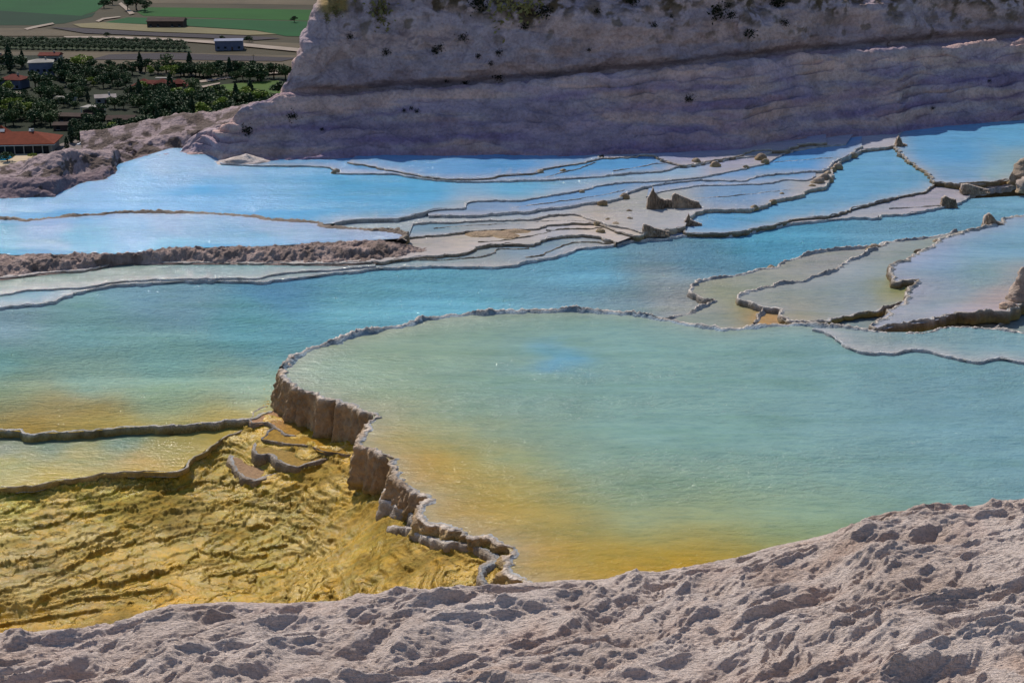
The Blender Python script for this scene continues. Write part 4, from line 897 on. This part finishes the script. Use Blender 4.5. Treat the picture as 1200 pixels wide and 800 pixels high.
dz += .020*fbm(rx*1.8, ry*6.0, 7, 3)*(inner_*.8+.2)+.009*(ridge(rx*5, ry*17, 2, 3)-1.2)*(inner_*.7+.3)+.0065*fbm(Xg*18, Yg*30, 1, 3)
Zg = Zg+dz
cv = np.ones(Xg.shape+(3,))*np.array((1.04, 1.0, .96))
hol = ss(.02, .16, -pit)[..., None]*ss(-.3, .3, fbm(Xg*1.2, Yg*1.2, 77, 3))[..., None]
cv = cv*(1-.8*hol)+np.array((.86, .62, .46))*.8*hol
wt = ss(.1, .5, fbm(Xg*.8, Yg*.8, 60, 4))[..., None]*.35; cv = cv*(1-wt)+np.array((1.0, .84, .76))*wt
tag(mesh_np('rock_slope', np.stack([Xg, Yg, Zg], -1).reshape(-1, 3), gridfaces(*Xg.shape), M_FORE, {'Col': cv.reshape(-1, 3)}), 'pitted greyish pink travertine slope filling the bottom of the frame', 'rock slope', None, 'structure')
# bed under everything
gy = np.array([(-40, 4, -3.2), (40, 4, -3.2), (40, 48, -3.2), (-40, 48, -3.2)])
tag(mesh_np('ground', gy, [(0, 1, 2, 3)], M_BANK, {'Col': np.ones((4, 3))}), 'travertine bed under the terraces', 'ground', None, 'structure')

# ================================================================ VALLEY PLAIN
ZP = -100.0
def flat(name, pts, k, mat, label, kind='structure'):
    mb = MB(); mb.add([tuple(P(x, y, ZP))[:2]+(ZP+.12*k,) for x, y in pts], [tuple(range(len(pts)))])
    o = mb.build(name, mat); n = o.data.polygons[0].normal.z
    if n < 0: o.data.flip_normals()
    return tag(o, label, 'field' if 'field' in name else name.replace('_', ' '), None, kind)
g_dark = plain('village_grass', (.020, .026, .012), (.010, .016, .008), .03)
mb = MB(); mb.add([(-6000, 60, ZP), (6000, 60, ZP), (6000, 12000, ZP), (-6000, 12000, ZP)], [(0, 1, 2, 3)])
tag(mb.build('ground', plain('plain_soil', (.07, .056, .034), (.04, .034, .02), .012)), 'brown valley plain far below the terraces', 'ground', None, 'structure')
fg = plain('green_crop', (.008, .070, .016), (.006, .052, .013), .02); fgd = plain('dark_green_crop', (.005, .032, .012), (.004, .024, .010), .02)
fg2 = plain('bright_green_crop', (.014, .080, .008), (.010, .060, .007), .02); br = plain('brown_field_soil', (.125, .095, .060), (.08, .062, .042), .03)
tn = plain('tan_stubble', (.20, .165, .085), (.13, .11, .06), .02); pu = plain('ploughed_soil', (.05, .040, .045), (.035, .03, .033), .03)
rd = plain('pale_road_dust', (.34, .27, .22), (.24, .19, .15), .05); lawn = plain('lawn_grass', (.07, .12, .02), (.05, .085, .018), .03); pav = plain('pale_paving', (.55, .42, .28), (.4, .32, .22), .1)
flat('field', [(-60,-25),(150,-25),(128,2),(112,14),(95,19),(0,13),(-60,13)], 1, fg, 'big green crop field in the top left corner')
flat('field', [(-60,13),(0,13),(95,19),(112,15),(108,20),(75,28),(40,30),(-60,30)], 1, fgd, 'dark green lower strip of the corner field')
flat('field', [(172,9),(260,10),(420,13),(420,26),(290,23),(168,19),(160,14)], 1, fg2, 'bright green crop strip left of the cliff')
flat('field', [(150,21),(290,24),(420,27),(400,44),(335,43),(300,36),(200,30),(122,27)], 2, fg, 'green crop strip under the bright one')
flat('field', [(150,-10),(420,-8),(420,7),(172,4)], 1, br, 'brown field strip at the top edge')
flat('field', [(85,29),(120,27),(200,31),(300,37),(325,41),(290,42),(180,38),(95,33)], 3, tn, 'tan stubble strip between green crop and ploughed soil')
flat('field', [(58,33),(95,34),(180,39),(290,43),(330,46),(300,48),(180,43),(100,40)], 4, pu, 'dark ploughed strip')
flat('field', [(-60,34),(50,34),(100,41),(180,44),(360,52),(360,58),(280,52),(200,46),(75,43),(-60,43)], 3, br, 'brown strip above the road')
flat('field', [(-60,61),(120,62),(230,63),(360,66),(380,84),(300,84),(200,82),(130,80),(80,70),(-60,66)], 2, br, 'brown fallow field behind the village')
flat('field', [(105,71),(128,65),(200,63),(350,69),(330,73),(200,71)], 4, pu, 'purplish ploughed patch in the fallow field')
flat('field', [(-60,45),(75,46),(150,49),(220,54),(225,62),(120,60),(-60,58)], 2, plain('orchard_grass', (.035, .05, .022), (.022, .036, .016), .05), 'dark green orchard strip')
flat('road', [(75,44),(130,44),(200,46.5),(262,50),(360,59),(360,63),(262,53.5),(200,48.8),(130,46),(75,45.5)], 6, rd, 'pale dusty road crossing the plain')
flat('path', [(28,35),(40,32),(62,28),(64,29.5),(44,33.6),(32,36.5)], 6, rd, 'pale track below the corner field')
flat('path', [(139,6),(142,4),(158,17),(152,18.5),(146,12)], 6, rd, 'short pinkish track beside dark trees')
flat('path', [(112,26),(120,22.5),(140,20.5),(142,21.3),(122,24),(116,27)], 6, rd, 'thin pale track at the field corner')
flat('ground', [(-80,68),(60,66),(110,80),(200,90),(340,92),(345,150),(280,240),(-80,260)], 5, g_dark, 'dark green village ground')
flat('lawn', [(236,108),(262,101),(326,96),(340,108),(318,117),(262,115)], 7, lawn, 'bright lawn strip beside the cliff')
flat('road', [(309,85),(345,84),(345,87),(311,89)], 8, rd, 'pale road stub beside the cliff')
flat('path', [(232,97),(250,94),(292,89),(293,90.5),(255,96),(236,99)], 8, rd, 'thin pale path beside the lawn')
flat('path', [(236,103),(258,99),(258,100.3),(238,105)], 8, rd, 'short pale path above the lawn')
flat('paving', [(-40,184),(52,183),(58,192),(50,200),(-40,200)], 8, pav, 'beige terrace in front of the hotel')
flat('paving', [(64,176),(72,171),(92,166),(120,164),(122,172),(112,178),(70,184)], 8, plain('grey_yard', (.22, .18, .16), (.15, .12, .11), .1), 'grey parking yard beside the hotel')
flat('paving', [(-10,110),(30,110),(30,115),(-10,116)], 8, rd, 'pale yard below the red roofed house')
flat('paving', [(168,146),(188,143),(196,148),(172,151)], 8, tn, 'yellowish yard behind the pale ridge')
mpl = plain('pool_blue', (.02, .25, .42), (.02, .22, .38), .1, rough=.1)
flat('swimming_pool', [(-30,186.5),(10,185.5),(16,187.5),(8,191),(-30,192)], 10, mpl, 'turquoise swimming pool corner at the far left', None)['category'] = 'swimming pool'

# -------- trees
BARK = plain('tree_bark', (.05, .04, .03), (.03, .025, .02), .5)
def leafmat(n_, c): 
    return plain(n_, tuple(x*2.2 for x in c), tuple(x*1.0 for x in c), .35, rough=.7, spec=.2)
KINDS = {'dark': leafmat('dark_leaves', (.026, .046, .016)), 'olive': leafmat('olive_leaves', (.045, .065, .020)), 'light': leafmat('light_leaves', (.12, .15, .02)), 'cyp': leafmat('cypress_leaves', (.014, .030, .014)), 'orch': leafmat('orchard_leaves', (.026, .050, .018))}
def make_tree(kind, seed, mat):
    r = np.random.RandomState(seed); V = []; Fs = []
    H = 9.0
    root = empty({'cyp': 'cypress_tree', 'orch': 'orchard_tree'}.get(kind, 'broadleaf_tree'), (0, 0, 0))
    if kind == 'cyp':
        n = 700; t = r.uniform(.04, 1, n)**.85; a = r.uniform(0, 2*np.pi, n); rad = 1.15*np.sin(np.clip(t*1.02, 0, 1)*np.pi)**.55*(1-.45*t)*r.uniform(.6, 1.1, n)
        C_ = np.c_[rad*np.cos(a), rad*np.sin(a), .3+t*(H-.3)]; sz = .30
    else:
        n = 850; nc = 11 if kind != 'light' else 7
        cs = np.c_[r.normal(0, 1.45, nc), r.normal(0, 1.45, nc), r.uniform(3.2, 7.4, nc)]; cr_ = r.uniform(1.1, 2.1, nc)
        k = r.randint(0, nc, n); dd_ = r.normal(size=(n, 3)); dd_ /= np.linalg.norm(dd_, axis=1)[:, None]
        C_ = cs[k]+dd_*(cr_[k]*r.uniform(.55, 1.08, n)**.5)[:, None]*np.array((1, 1, .8)); sz = .42
    for c in C_:
        d1_ = r.normal(size=3); d1_ /= np.linalg.norm(d1_); d2_ = np.cross(d1_, r.normal(size=3)); d2_ /= np.linalg.norm(d2_)+1e-6
        b = len(V); s1 = sz*r.uniform(.6, 1.3); V += [c-d1_*s1, c+d2_*s1*.7, c+d1_*s1, c-d2_*s1*.7]; Fs.append((b, b+1, b+2, b+3))
    cr = mesh_np('crown', V, Fs, mat, smooth=False, parent=root)
    mb = MB(); mb.tube([(0, 0, -.5), (.1, 0, 2.2), (.0, .1, 4.4)], [.32, .24, .12], 7)
    for q in range(4 if kind != 'cyp' else 0):
        a = q*1.6+seed; mb.tube([(.05, 0, 2.0+.3*q), (.8*math.cos(a), .8*math.sin(a), 3.4+.3*q), (1.7*math.cos(a), 1.7*math.sin(a), 4.8+.2*q)], [.15, .10, .04], 5)
    mb.build('trunk', BARK, root, True)
    return root
protos = {}
for kd, sd_ in (('dark', 1), ('dark', 2), ('dark', 3), ('olive', 4), ('olive', 5), ('light', 6), ('light', 7), ('cyp', 8), ('cyp', 9), ('orch', 10), ('orch', 12)):
    protos.setdefault(kd, []).append([make_tree(kd, sd_, KINDS[kd]), False])
LM = [(35,165,'hotel'),(18,92,'red roofed cottage'),(50,82,'grey blue house'),(190,100,'long red roof'),(110,128,'pale flat canopy'),(142,138,'dark brown barn'),(269,53,'roadside shed'),(285,108,'bright lawn'),(100,172,'parking yard'),(195,146,'yellowish yard'),(85,140,'dark brown sheds'),(120,115,'pale roofed bungalow'),(200,120,'hedge row'),(130,72,'fallow field')]
rt = random.Random(3); used_lbl = {}
ADJ = {'dark': 'dark green bushy tree', 'olive': 'olive green rounded tree', 'light': 'light yellow green tree', 'cyp': 'tall narrow dark cypress', 'orch': 'small dark orchard tree'}
def plant(kd, px, py, h, group, lbl=None):
    pr = rt.choice(protos[kd]); o = pr[0] if not pr[1] else copy_tree(pr[0]); pr[1] = True
    p = P(px, py, ZP); o.location = p; s = h/9.0; o.scale = (s*rt.uniform(1.1, 1.45), s*rt.uniform(1.1, 1.45), s); o.rotation_euler = (0, 0, rt.uniform(0, 6.28))
    if lbl is None:
        lm = min(LM, key=lambda q: (q[0]-px)**2+(q[1]-py)**2)
        dx, dy = px-lm[0], py-lm[1]
        side = ('right of' if dx > 0 else 'left of') if abs(dx) > abs(dy)*1.3 else ('in front of' if dy > 0 else 'behind')
        lbl = f"{ADJ[kd]} {side} the {lm[2]}"
    base_ = lbl; k = used_lbl.get(base_, 0); used_lbl[base_] = k+1
    ords = ['', 'second ', 'third ', 'fourth ', 'fifth ', 'sixth ', 'seventh ', 'eighth ', 'ninth ']
    if k: lbl = ords[min(k, 8)]+base_
    tag(o, lbl, 'tree', group)
TG = 'trees of the valley village'
boxes = [(-30,150,84,200),(2,84,36,108),(34,68,68,100),(152,92,232,108),(92,122,126,134),(128,132,158,146),(66,132,108,148),(108,108,138,122),(62,164,122,182),(236,98,330,116),(166,143,197,150),(250,44,285,62)]
placed = []
def free(x, y, r_):
    for a, b, c, d in boxes:
        if a-3 < x < c+3 and b < y < d+14: 
            if not (y > d+4): return False
    return all((x-q[0])**2+((y-q[1])*2.2)**2 > r_*r_ for q in placed)
tries = 0
while len(placed) < 235 and tries < 9000:
    tries += 1
    x = rt.uniform(-12, 335); y = rt.uniform(76, 188)
    if x > 60 and y < 84: continue
    if x > 110 and y > 184-.22*(x-110): continue
    if x > 225 and y < 92: continue
    if not free(x, y, 8.5): continue
    placed.append((x, y))
for x, y in sorted(placed, key=lambda q: q[1]):
    kd = rt.choices(['dark', 'olive', 'light', 'cyp'], [.62, .25, .05, .08])[0]
    h = rt.uniform(5.5, 10) if kd != 'cyp' else rt.uniform(8, 12)
    if 60 < x < 160 and 108 < y < 165: h *= .72
    plant(kd, x, y, h, TG)
for x, y, h, kd, lbl in [(12,85,15,'cyp','tallest cypress spire at the upper left beside the red roofed cottage'),(27,78,9,'cyp','narrow cypress between the cottage and grey blue house'),(72,93,11,'dark','big dark tree right of the grey blue house'),(165,86,11,'cyp','lone cypress sticking up behind the long red roof'),(84,170,9,'cyp','dark cypress at the right corner of the hotel'),(79,178,6,'cyp','squat cypress in front of the hotel corner'),(94,169,6,'dark','bushy dark tree beside the parked purple car'),(131,165,8,'light','bright yellow green tree behind the low rock bank'),(122,168,6,'light','smaller yellow green tree behind the low rock bank'),(141,163,8,'cyp','dark cone shaped tree behind the low bank'),(157,163,7,'cyp','dark pointed tree beside the pale ridge'),(302,97,11,'dark','big round dark tree at the left end of the road stub'),(296,118,6,'dark','round bush below the lawn'),(258,118,8,'dark','dark round tree at the left end of the lawn'),(275,120,5,'dark','low dark bush below the lawn middle'),(160,12,13,'dark','large dark tree beside the pinkish track'),(150,13,11,'dark','dark tree left of the large one by the track'),(170,14,9,'dark','dark tree right of the pinkish track'),(122,10,8,'dark','dark tree at the far field corner'),(132,6,8,'dark','dark tree by the far field edge'),(345,27,5,'dark','lone dark bush in the green crop'),(292,50,5,'dark','bush right of the roadside shed'),(125,44,4,'dark','lone dark bush on the brown strip'),(260,48,4,'dark','bush left of the roadside shed'),(9,192,5,'dark','dark shrub in front of the hotel terrace'),(40,188,3,'light','low bright shrub on the hotel terrace')]:
    plant(kd, x, y, h, TG, lbl)
for i in range(22):                         # hedge of trees behind the long red roof
    plant('dark', 212+i*4.4, 90.5-.12*i+rt.uniform(-1.0, 1.0), rt.uniform(6.5, 8.5), 'row of trees above the lawn', 'dark green tree in the long row above the lawn')
used_lbl.clear()
for j in range(3):
    for i in range(34):
        px = -4+i*6.6+j*1.6; y = 50+j*3.6+i*.10
        o_ = None
        pr = protos['orch'][(i+j) % 2]; o = pr[0] if not pr[1] else copy_tree(pr[0]); pr[1] = True
        o.location = P(px, y, ZP); s = rt.uniform(.48, .62); o.scale = (s, s*1.6, s*.8); o.rotation_euler = (0, 0, rt.uniform(-.2, .2))
        tag(o, 'small dark orchard tree in the regular rows across the plain', 'tree', 'orchard rows on the plain')

# -------- buildings
RT = plain('red_roof_tiles', (.20, .045, .022), (.13, .03, .016), .6); RT2 = plain('dull_red_roof_tiles', (.17, .04, .03), (.10, .028, .02), .6); RBW = plain('brown_roof_sheet', (.085, .055, .045), (.05, .035, .03), .5)
WC = plain('cream_plaster', (.30, .27, .24), (.22, .2, .18), .4); WGB = plain('grey_blue_plaster', (.13, .14, .20), (.09, .10, .15), .4); PR = plain('pale_roof_sheet', (.34, .31, .28), (.26, .24, .21), .4); WG = plain('dark_window_glass', (.02, .025, .03), (.012, .015, .02), .5, rough=.2)
WHT = plain('white_metal', (.5, .5, .5), (.42, .42, .42), .5, rough=.4)
def roofmb(w, d, h, ov, z, kind):
    mb = MB(); W, D_ = w/2+ov, d/2+ov; e = .25
    if kind == 'hip': rx_ = max(W-D_, .4); top = [(-rx_, 0, z+h), (rx_, 0, z+h)]
    elif kind == 'gable': top = [(-W, 0, z+h), (W, 0, z+h)]
    if kind == 'flat': mb.box(-W, W, -D_, D_, z+.003, z+h); return mb
    vs = [(-W,-D_,z),(W,-D_,z),(W,D_,z),(-W,D_,z),(-W,-D_,z+e),(W,-D_,z+e),(W,D_,z+e),(-W,D_,z+e)]+top
    mb.add(vs, [(3,2,1,0),(0,1,5,4),(1,2,6,5),(2,3,7,6),(3,0,4,7),(4,5,9,8),(6,7,8,9),(5,6,9),(7,4,8)])
    return mb
def house(name, px, py, w, d, h, rz, label, wall, roof, rk='hip', rh=2.4, ov=.7, wins=(4, 1), cat='house', chim=True, base=None, cols=0, door=True):
    o = base or empty(name, P(px, py, ZP), rz)
    if base is None: tag(o, label, cat)
    mb = MB(); mb.box(-w/2, w/2, -d/2, d/2, -.5, h); wl = mb.build('wall', wall, o)
    r = roofmb(w, d, rh, ov, h, rk).build('roof', roof, o)
    if chim:
        mb = MB(); mb.box(w*.2-.4, w*.2+.4, -.4, .4, h+.6, h+rh+.9); mb.build('chimney', WC, r)
    nx, ny = wins
    for j in range(ny):
        for i in range(nx):
            x = -w/2+(i+.5)*w/nx; z = .9+j*3.0
            if door and j == 0 and i == nx//2:
                mb = MB(); mb.box(x-.55, x+.55, -d/2-.06, -d/2+.02, 0, 2.1); mb.build('door', RBW, o); continue
            mb = MB(); mb.box(x-.7, x+.7, -d/2-.08, -d/2+.02, z, z+1.4); wn = mb.build('window', WG, o)
            mb = MB(); mb.box(x-.85, x+.85, -d/2-.20, -d/2-.083, z-.14, z-.02); mb.build('sill', WHT, wn)
    return o
hm = house('hotel_building', 24, 178, 27, 15, 4.4, .10, 'low hotel with a wide red hipped roof and dark glazed veranda', WC, RT, 'hip', 3.6, 1.6, (7, 1), 'hotel')
for i in range(9):
    mb = MB(); x = -14+i*3.5; mb.tube([(x, -8.9, 0), (x, -8.9, 4.35)], [.22, .22], 8); mb.build('column', WC, hm)
mb = MB(); mb.box(-12.5, 12.5, -7.75, -7.62, .3, 3.6); mb.build('glazing', WG, hm)
mb = MB(); mb.box(-15.2, 15.2, -9.3, -7.0, 4.10, 4.38); mb.build('veranda_beam', WHT, hm)
mb = MB(); mb.add([(-13,2,4.4),(-3,2,4.4),(-3,12,4.4),(-13,12,4.4),(-8,7,9.4)], [(0,1,4),(1,2,4),(2,3,4),(3,0,4)]); mb.build('rear_roof', RT, hm)
for x in (-6, 5):
    mb = MB(); mb.add([(x-.9,-.6,8.1),(x+.9,-.6,8.1),(x+.9,.6,9.0),(x-.9,.6,9.0),(x-.9,.7,8.9),(x+.9,.7,8.9),(x+.9,-.5,8.0),(x-.9,-.5,8.0)], [(0,1,2,3),(7,6,5,4),(0,3,4,7),(1,6,5,2),(0,7,6,1),(2,5,4,3)]); sp_ = mb.build('solar_panel', WHT, hm)
house('cottage', 18, 104, 11, 9, 4.8, -.2, 'small grey cottage with a red hipped roof at the left edge', WGB, RT2, 'hip', 2.4, .6, (3, 1))
house('village_house', 50, 92, 12, 9, 8.5, .25, 'taller grey blue house with a pale roof among dark trees', WGB, PR, 'hip', 1.6, .5, (4, 2))
b_ = house('village_house', 190, 110, 26, 9, 4.2, -.05, 'long low building with several red hipped roofs and a pale panel', WC, RT2, 'hip', 2.4, .8, (6, 1), chim=False)
for x in (-8, 1, 9):
    rm = roofmb(6.5, 6, 2.2, .3, 5.3, 'hip'); rm.v = [(a+x, b-1.5, c) for a, b, c in rm.v]; rm.build('roof', RT2, b_)
mb = MB(); mb.box(-4, 4, 3.6, 6, 6.8, 7.1); mb.build('roof_panel', PR, b_)
cb = empty('flat_canopy', P(110, 136, ZP), -.25); tag(cb, 'bright pale flat canopy roof among the trees', 'canopy')
mb = MB(); mb.box(-4.4, 4.4, -3.6, 3.6, 4.0, 4.3); mb.build('roof', PR, cb)
for x in (-4, 4):
    for y in (-3.2, 3.2):
        mb = MB(); mb.tube([(x, y, -.3), (x, y, 4.0)], [.14, .14], 6); mb.build('post', WHT, cb)
mb = MB(); mb.box(-3.6, 3.6, -2.6, 2.9, 0, 2.9); mb.build('wall', RBW, cb)
house('barn', 143, 148, 11, 7, 3.2, .1, 'low barn with a dark brown gabled roof behind the rock bank', RBW, RBW, 'gable', 1.6, .6, (3, 1), 'barn', chim=False)
house('shed', 90, 143, 14, 7, 2.8, -.1, 'brown flat roofed shed between the canopy and the hotel', RBW, RBW, 'gable', 1.2, .5, (4, 1), 'shed', chim=False)
house('shed', 82, 153, 12, 6, 2.6, 0.05, 'lower brown shed just behind the hotel roof', RBW, RBW, 'gable', 1.1, .5, (3, 1), 'shed', chim=False)
house('bungalow', 124, 121, 9, 7, 2.8, .3, 'small bungalow with a pale grey roof in the trees', WC, plain('grey_roof', (.36, .31, .29), (.26, .22, .2), .3), 'gable', 1.4, .5, (3, 1))
house('shed', 269, 58, 16, 11, 5.4, .12, 'grey roadside shed with a pale blue roof on the open plain', WGB, plain('pale_blue_roof', (.28, .29, .36), (.22, .23, .29), .3), 'gable', .9, .5, (4, 1), 'shed', chim=False)
house('barn', 196, 31.5, 24, 12, 4.0, 0, 'dark low barn alone between the crop strips', RBW, RBW, 'gable', 2, .6, (5, 1), 'barn', chim=False)
house('cottage', -2, 76, 10, 8, 3.4, 0, 'partly hidden red roofed house at the left frame edge', WC, RT, 'gable', 2.2, .6, (3, 1))
house('village_house', 60, 72, 11, 8, 3.5, 0, 'house with a pinkish roof behind the grey blue house', WC, RT2, 'gable', 1.6, .5, (3, 1))
house('bungalow', 77, 122, 8, 6, 2.6, -.3, 'tiny house with a whitish roof left of the pale roofed bungalow', WC, PR, 'gable', 1.0, .4, (3, 1))
# -------- cars
def car(px, py, rz, paint, label, s=1.0):
    root = empty('parked_car', P(px, py, ZP+.35), rz); tag(root, label, 'car', 'cars parked in the village'); root.scale = (s, s, s)
    pts = [(-2.15,.35),(-2.2,.75),(-1.95,.95),(-1.3,1.0),(-.85,1.42),(.55,1.45),(1.15,1.02),(1.95,.88),(2.2,.65),(2.15,.35)]
    mb = MB(); n = len(pts); mb.add([(x, -.85, z) for x, z in pts]+[(x, .85, z) for x, z in pts], [tuple(range(n)), tuple(range(2*n-1, n-1, -1))]+[(i, (i+1) % n+0 if False else n+i, n+(i+1) % n, (i+1) % n) for i in range(n)])
    mb.build('body', paint, root)
    mb = MB(); mb.add([(x, s_*.862, z) for s_ in (-1, 1) for x, z in [(-1.15,1.0),(-.78,1.34),(.5,1.36),(.98,1.02)]], [(0,1,2,3),(7,6,5,4)]); mb.build('window', WG, root)
    for x in (-1.35, 1.35):
        for y in (-.82, .82):
            mb = MB(); mb.tube([(x, y-.1, .33), (x, y+.1, .33)], [.33, .33], 12); mb.build('wheel', WG, root)
PW = plain('white_paint', (.8, .8, .8), (.75, .75, .75), .5, rough=.3); PU = plain('violet_paint', (.22, .16, .45), (.2, .14, .4), .5, rough=.3); PRD = plain('silver_paint', (.45, .45, .47), (.4, .4, .42), .5, rough=.3)
car(104, 173, .2, PU, 'violet car parked in the yard right of the hotel', 1.0)
car(97, 171, .3, PW, 'white car beside the violet one', 1.0)
car(176, 149, .0, PW, 'white car standing on the yellowish yard')
car(166, 145, .5, PW, 'white car left of the yellowish yard')
car(137, 118, -.5, PW, 'white car beside the pale roofed bungalow')
car(70, 120, .4, PW, 'white car left of the tiny whitish roofed house')
car(238, 122, .1, PRD, 'silver car below the dark trees near the lawn')
car(228, 124, .3, PW, 'white car left of the silver one near the lawn')
van = empty('parked_van', P(275, 126, ZP+.35), .1); tag(van, 'turquoise covered van parked close to the cliff', 'van')
TQ = plain('turquoise_paint', (.03, .33, .42), (.03, .28, .36), .5, rough=.4)
mb = MB(); mb.box(-1.6, 2.4, -.95, .95, .5, 2.5); mb.build('cargo_box', TQ, van); mb = MB(); mb.box(-2.8, -1.62, -.9, .9, .5, 2.0); cb_ = mb.build('cab', PW, van)
mb = MB(); mb.box(-2.84, -2.79, -.75, .75, 1.2, 1.8); mb.build('windscreen', WG, cb_)
for x in (-2.1, 1.5):
    for y in (-.85, .85):
        mb = MB(); mb.tube([(x, y-.12, .38), (x, y+.12, .38)], [.38, .38], 12); mb.build('wheel', WG, van)
for px, py, where in [(298,84,'in the fallow field by the cliff'),(119,100,'in the middle of the village trees'),(38,170,'near the hotel roof')][:2]:
    o = empty('utility_pole', P(px, py, ZP)); tag(o, 'thin dark utility pole '+where, 'pole')
    mb = MB(); mb.tube([(0,0,0),(0,0,9)], [.16,.11], 6); mb.build('pole', BARK, o); mb = MB(); mb.box(-.9,.9,-.06,.06,8.2,8.35); mb.build('crossarm', BARK, o)

# -------- shrubs clinging to the cliff (placed on the cliff surface)
SH = plain('shrub_leaves', (.022, .024, .012), (.010, .011, .006), .5); GRS = leafmat('dry_grass_blades', (.12, .10, .035))
CVf = CV.reshape(-1, 3); cpx, cpy = topx(CVf[:, 0], CVf[:, 1], CVf[:, 2]); okc = np.tile(np.arange(CV.shape[0])[:, None] < 285, (1, CV.shape[1])).ravel()
def on_cliff(px, py):
    d_ = (cpx-px)**2+(cpy-py)**2+np.where(okc, 0, 1e9); i = d_.argmin(); return CVf[i]
def shrub(px, py, s, label, n=90, mat=SH, name='cliff_shrub', cat='shrub', hang=.0):
    r = np.random.RandomState(int(px*7+py)); c = on_cliff(px, py); V = []; Fs = []
    if mat is SH: s = s*1.25; n = 150
    for _ in range(n):
        p = r.normal(size=3)*np.array((.5, .35, .42))*s; p[2] -= hang*abs(r.normal())*s
        d1_ = r.normal(size=3); d1_ /= np.linalg.norm(d1_); d2_ = np.cross(d1_, r.normal(size=3)); d2_ /= np.linalg.norm(d2_)
        q = s*.16*r.uniform(.6, 1.4); b = len(V); V += [p-d1_*q, p+d2_*q*.6, p+d1_*q, p-d2_*q*.6]; Fs.append((b, b+1, b+2, b+3))
    o = mesh_np(name, V, Fs, mat, smooth=False); o.location = c+np.array((0, -.06, .02)); tag(o, label, cat, None if 'grass' in name else 'dark shrubs on the cliff', 'stuff' if 'grass' in name else None)
shr = [(542,45,.16,'square dark shrub high on the left part of the cliff'),(515,57,.15,'dark shrub low left of the square one'),(510,61,.14,'darkest small shrub of the pair on the left cliff'),(560,66,.10,'dot like shrub under the square one'),(584,62,.12,'slanting shrub right of the square one'),(575,75,.09,'small dot shrub above the ledge'),(452,62,.13,'flat dark tuft on the left cliff'),(410,43,.12,'small tuft on the left shoulder of the cliff'),(585,91,.14,'wide low shrub just above the dark ledge'),(545,98,.12,'twin low shrub on the dark ledge'),(523,95,.08,'tiny shrub on the dark ledge'),(690,59,.08,'tiny lone shrub at the middle of the cliff'),(614,32,.14,'dark shrub under the brown overhang'),(767,30,.11,'dark shrub on the right half of the cliff'),(787,20,.07,'tiny shrub near the top right of the middle'),(840,15,.28,'broad dark shrub mass near the top right'),(856,18,.18,'shrub at the right of the broad mass'),(853,8,.14,'small shrub above the broad mass'),(877,40,.20,'oval dark shrub under the broad mass'),(920,27,.14,'round shrub right of the oval one'),(911,5,.24,'dark shrub at the top edge on the right'),(807,117,.14,'brown tuft on the lower band right of centre'),(343,137,.16,'brown tufted plant on the lower slope with a stain'),(289,153,.18,'brown dried plant on the lower left slope'),(474,130,.07,'leftmost of three tiny plants on the lower band'),(482,127,.07,'middle of three tiny plants on the lower band'),(488,131,.08,'rightmost of three tiny plants on the lower band'),(378,152,.07,'tiny plant low on the left slope'),(1159,95,.07,'dot like plant on the lower band at the far right'),(1093,127,.07,'dot like plant above the top right pool'),(906,2,.3,'dark tuft hanging at the top edge'),(740,2,.2,'dark tuft hanging from the middle of the top edge'),(700,14,.12,'small tuft right of the brown overhang'),(640,14,.25,'tuft under the right end of the brown overhang'),(560,5,.3,'dark tuft under the left end of the brown overhang')]
for a in shr: shrub(*a)
for a in [(445,8,.55,'brown dry grass clump on the cliff top left of the overhang'),(590,8,.6,'olive dry grass hanging at the overhang'),(620,3,.6,'dry grass at the right of the overhang'),(392,12,.25,'yellow dry grass on the sharp left shoulder'),(382,18,.16,'small yellow grass tuft on the left shoulder edge')]:
    shrub(a[0], a[1], a[2], a[3], 260, GRS, 'dry_grass_clump', 'grass clump', .6)

# ================================================================ light, sky, camera
wd = bpy.data.worlds.new('World'); S.world = wd; wd.use_nodes = True
nt = wd.node_tree; bg = nt.nodes['Background']
sky = nt.nodes.new('ShaderNodeTexSky'); sky.sky_type = 'NISHITA'; sky.sun_disc = False
EL, AZ = R(45), R(-24)                     # azimuth from +Y, negative = towards the left
sky.sun_elevation = EL; sky.sun_rotation = AZ; sky.altitude = 300; sky.air_density = 1.0; sky.dust_density = .4; sky.ozone_density = 2.5
nt.links.new(sky.outputs[0], bg.inputs[0]); bg.inputs[1].default_value = .115
sd = bpy.data.lights.new('sun', 'SUN'); sd.energy = 4.4; sd.angle = R(.53); sd.color = (1, .93, .83)
so = bpy.data.objects.new('sun', sd); COL.objects.link(so)
dv = Vector((math.sin(AZ)*math.cos(EL), math.cos(AZ)*math.cos(EL), math.sin(EL)))
so.rotation_euler = dv.to_track_quat('Z', 'Y').to_euler(); so.location = (0, 0, 60)
cam = bpy.data.cameras.new('camera'); co = bpy.data.objects.new('camera', cam); COL.objects.link(co)
cam.sensor_width = 36; cam.lens = F*36/1200; cam.clip_end = 30000; cam.clip_start = .1
co.location = (0, 0, CH); co.rotation_euler = (math.pi/2-PITCH, 0, 0); S.camera = co
S.view_settings.view_transform = 'Standard'; S.view_settings.look = 'None'; S.view_settings.exposure = 0; S.view_settings.gamma = 1
S.view_settings.use_curve_mapping = False
S.cycles.max_bounces = 5
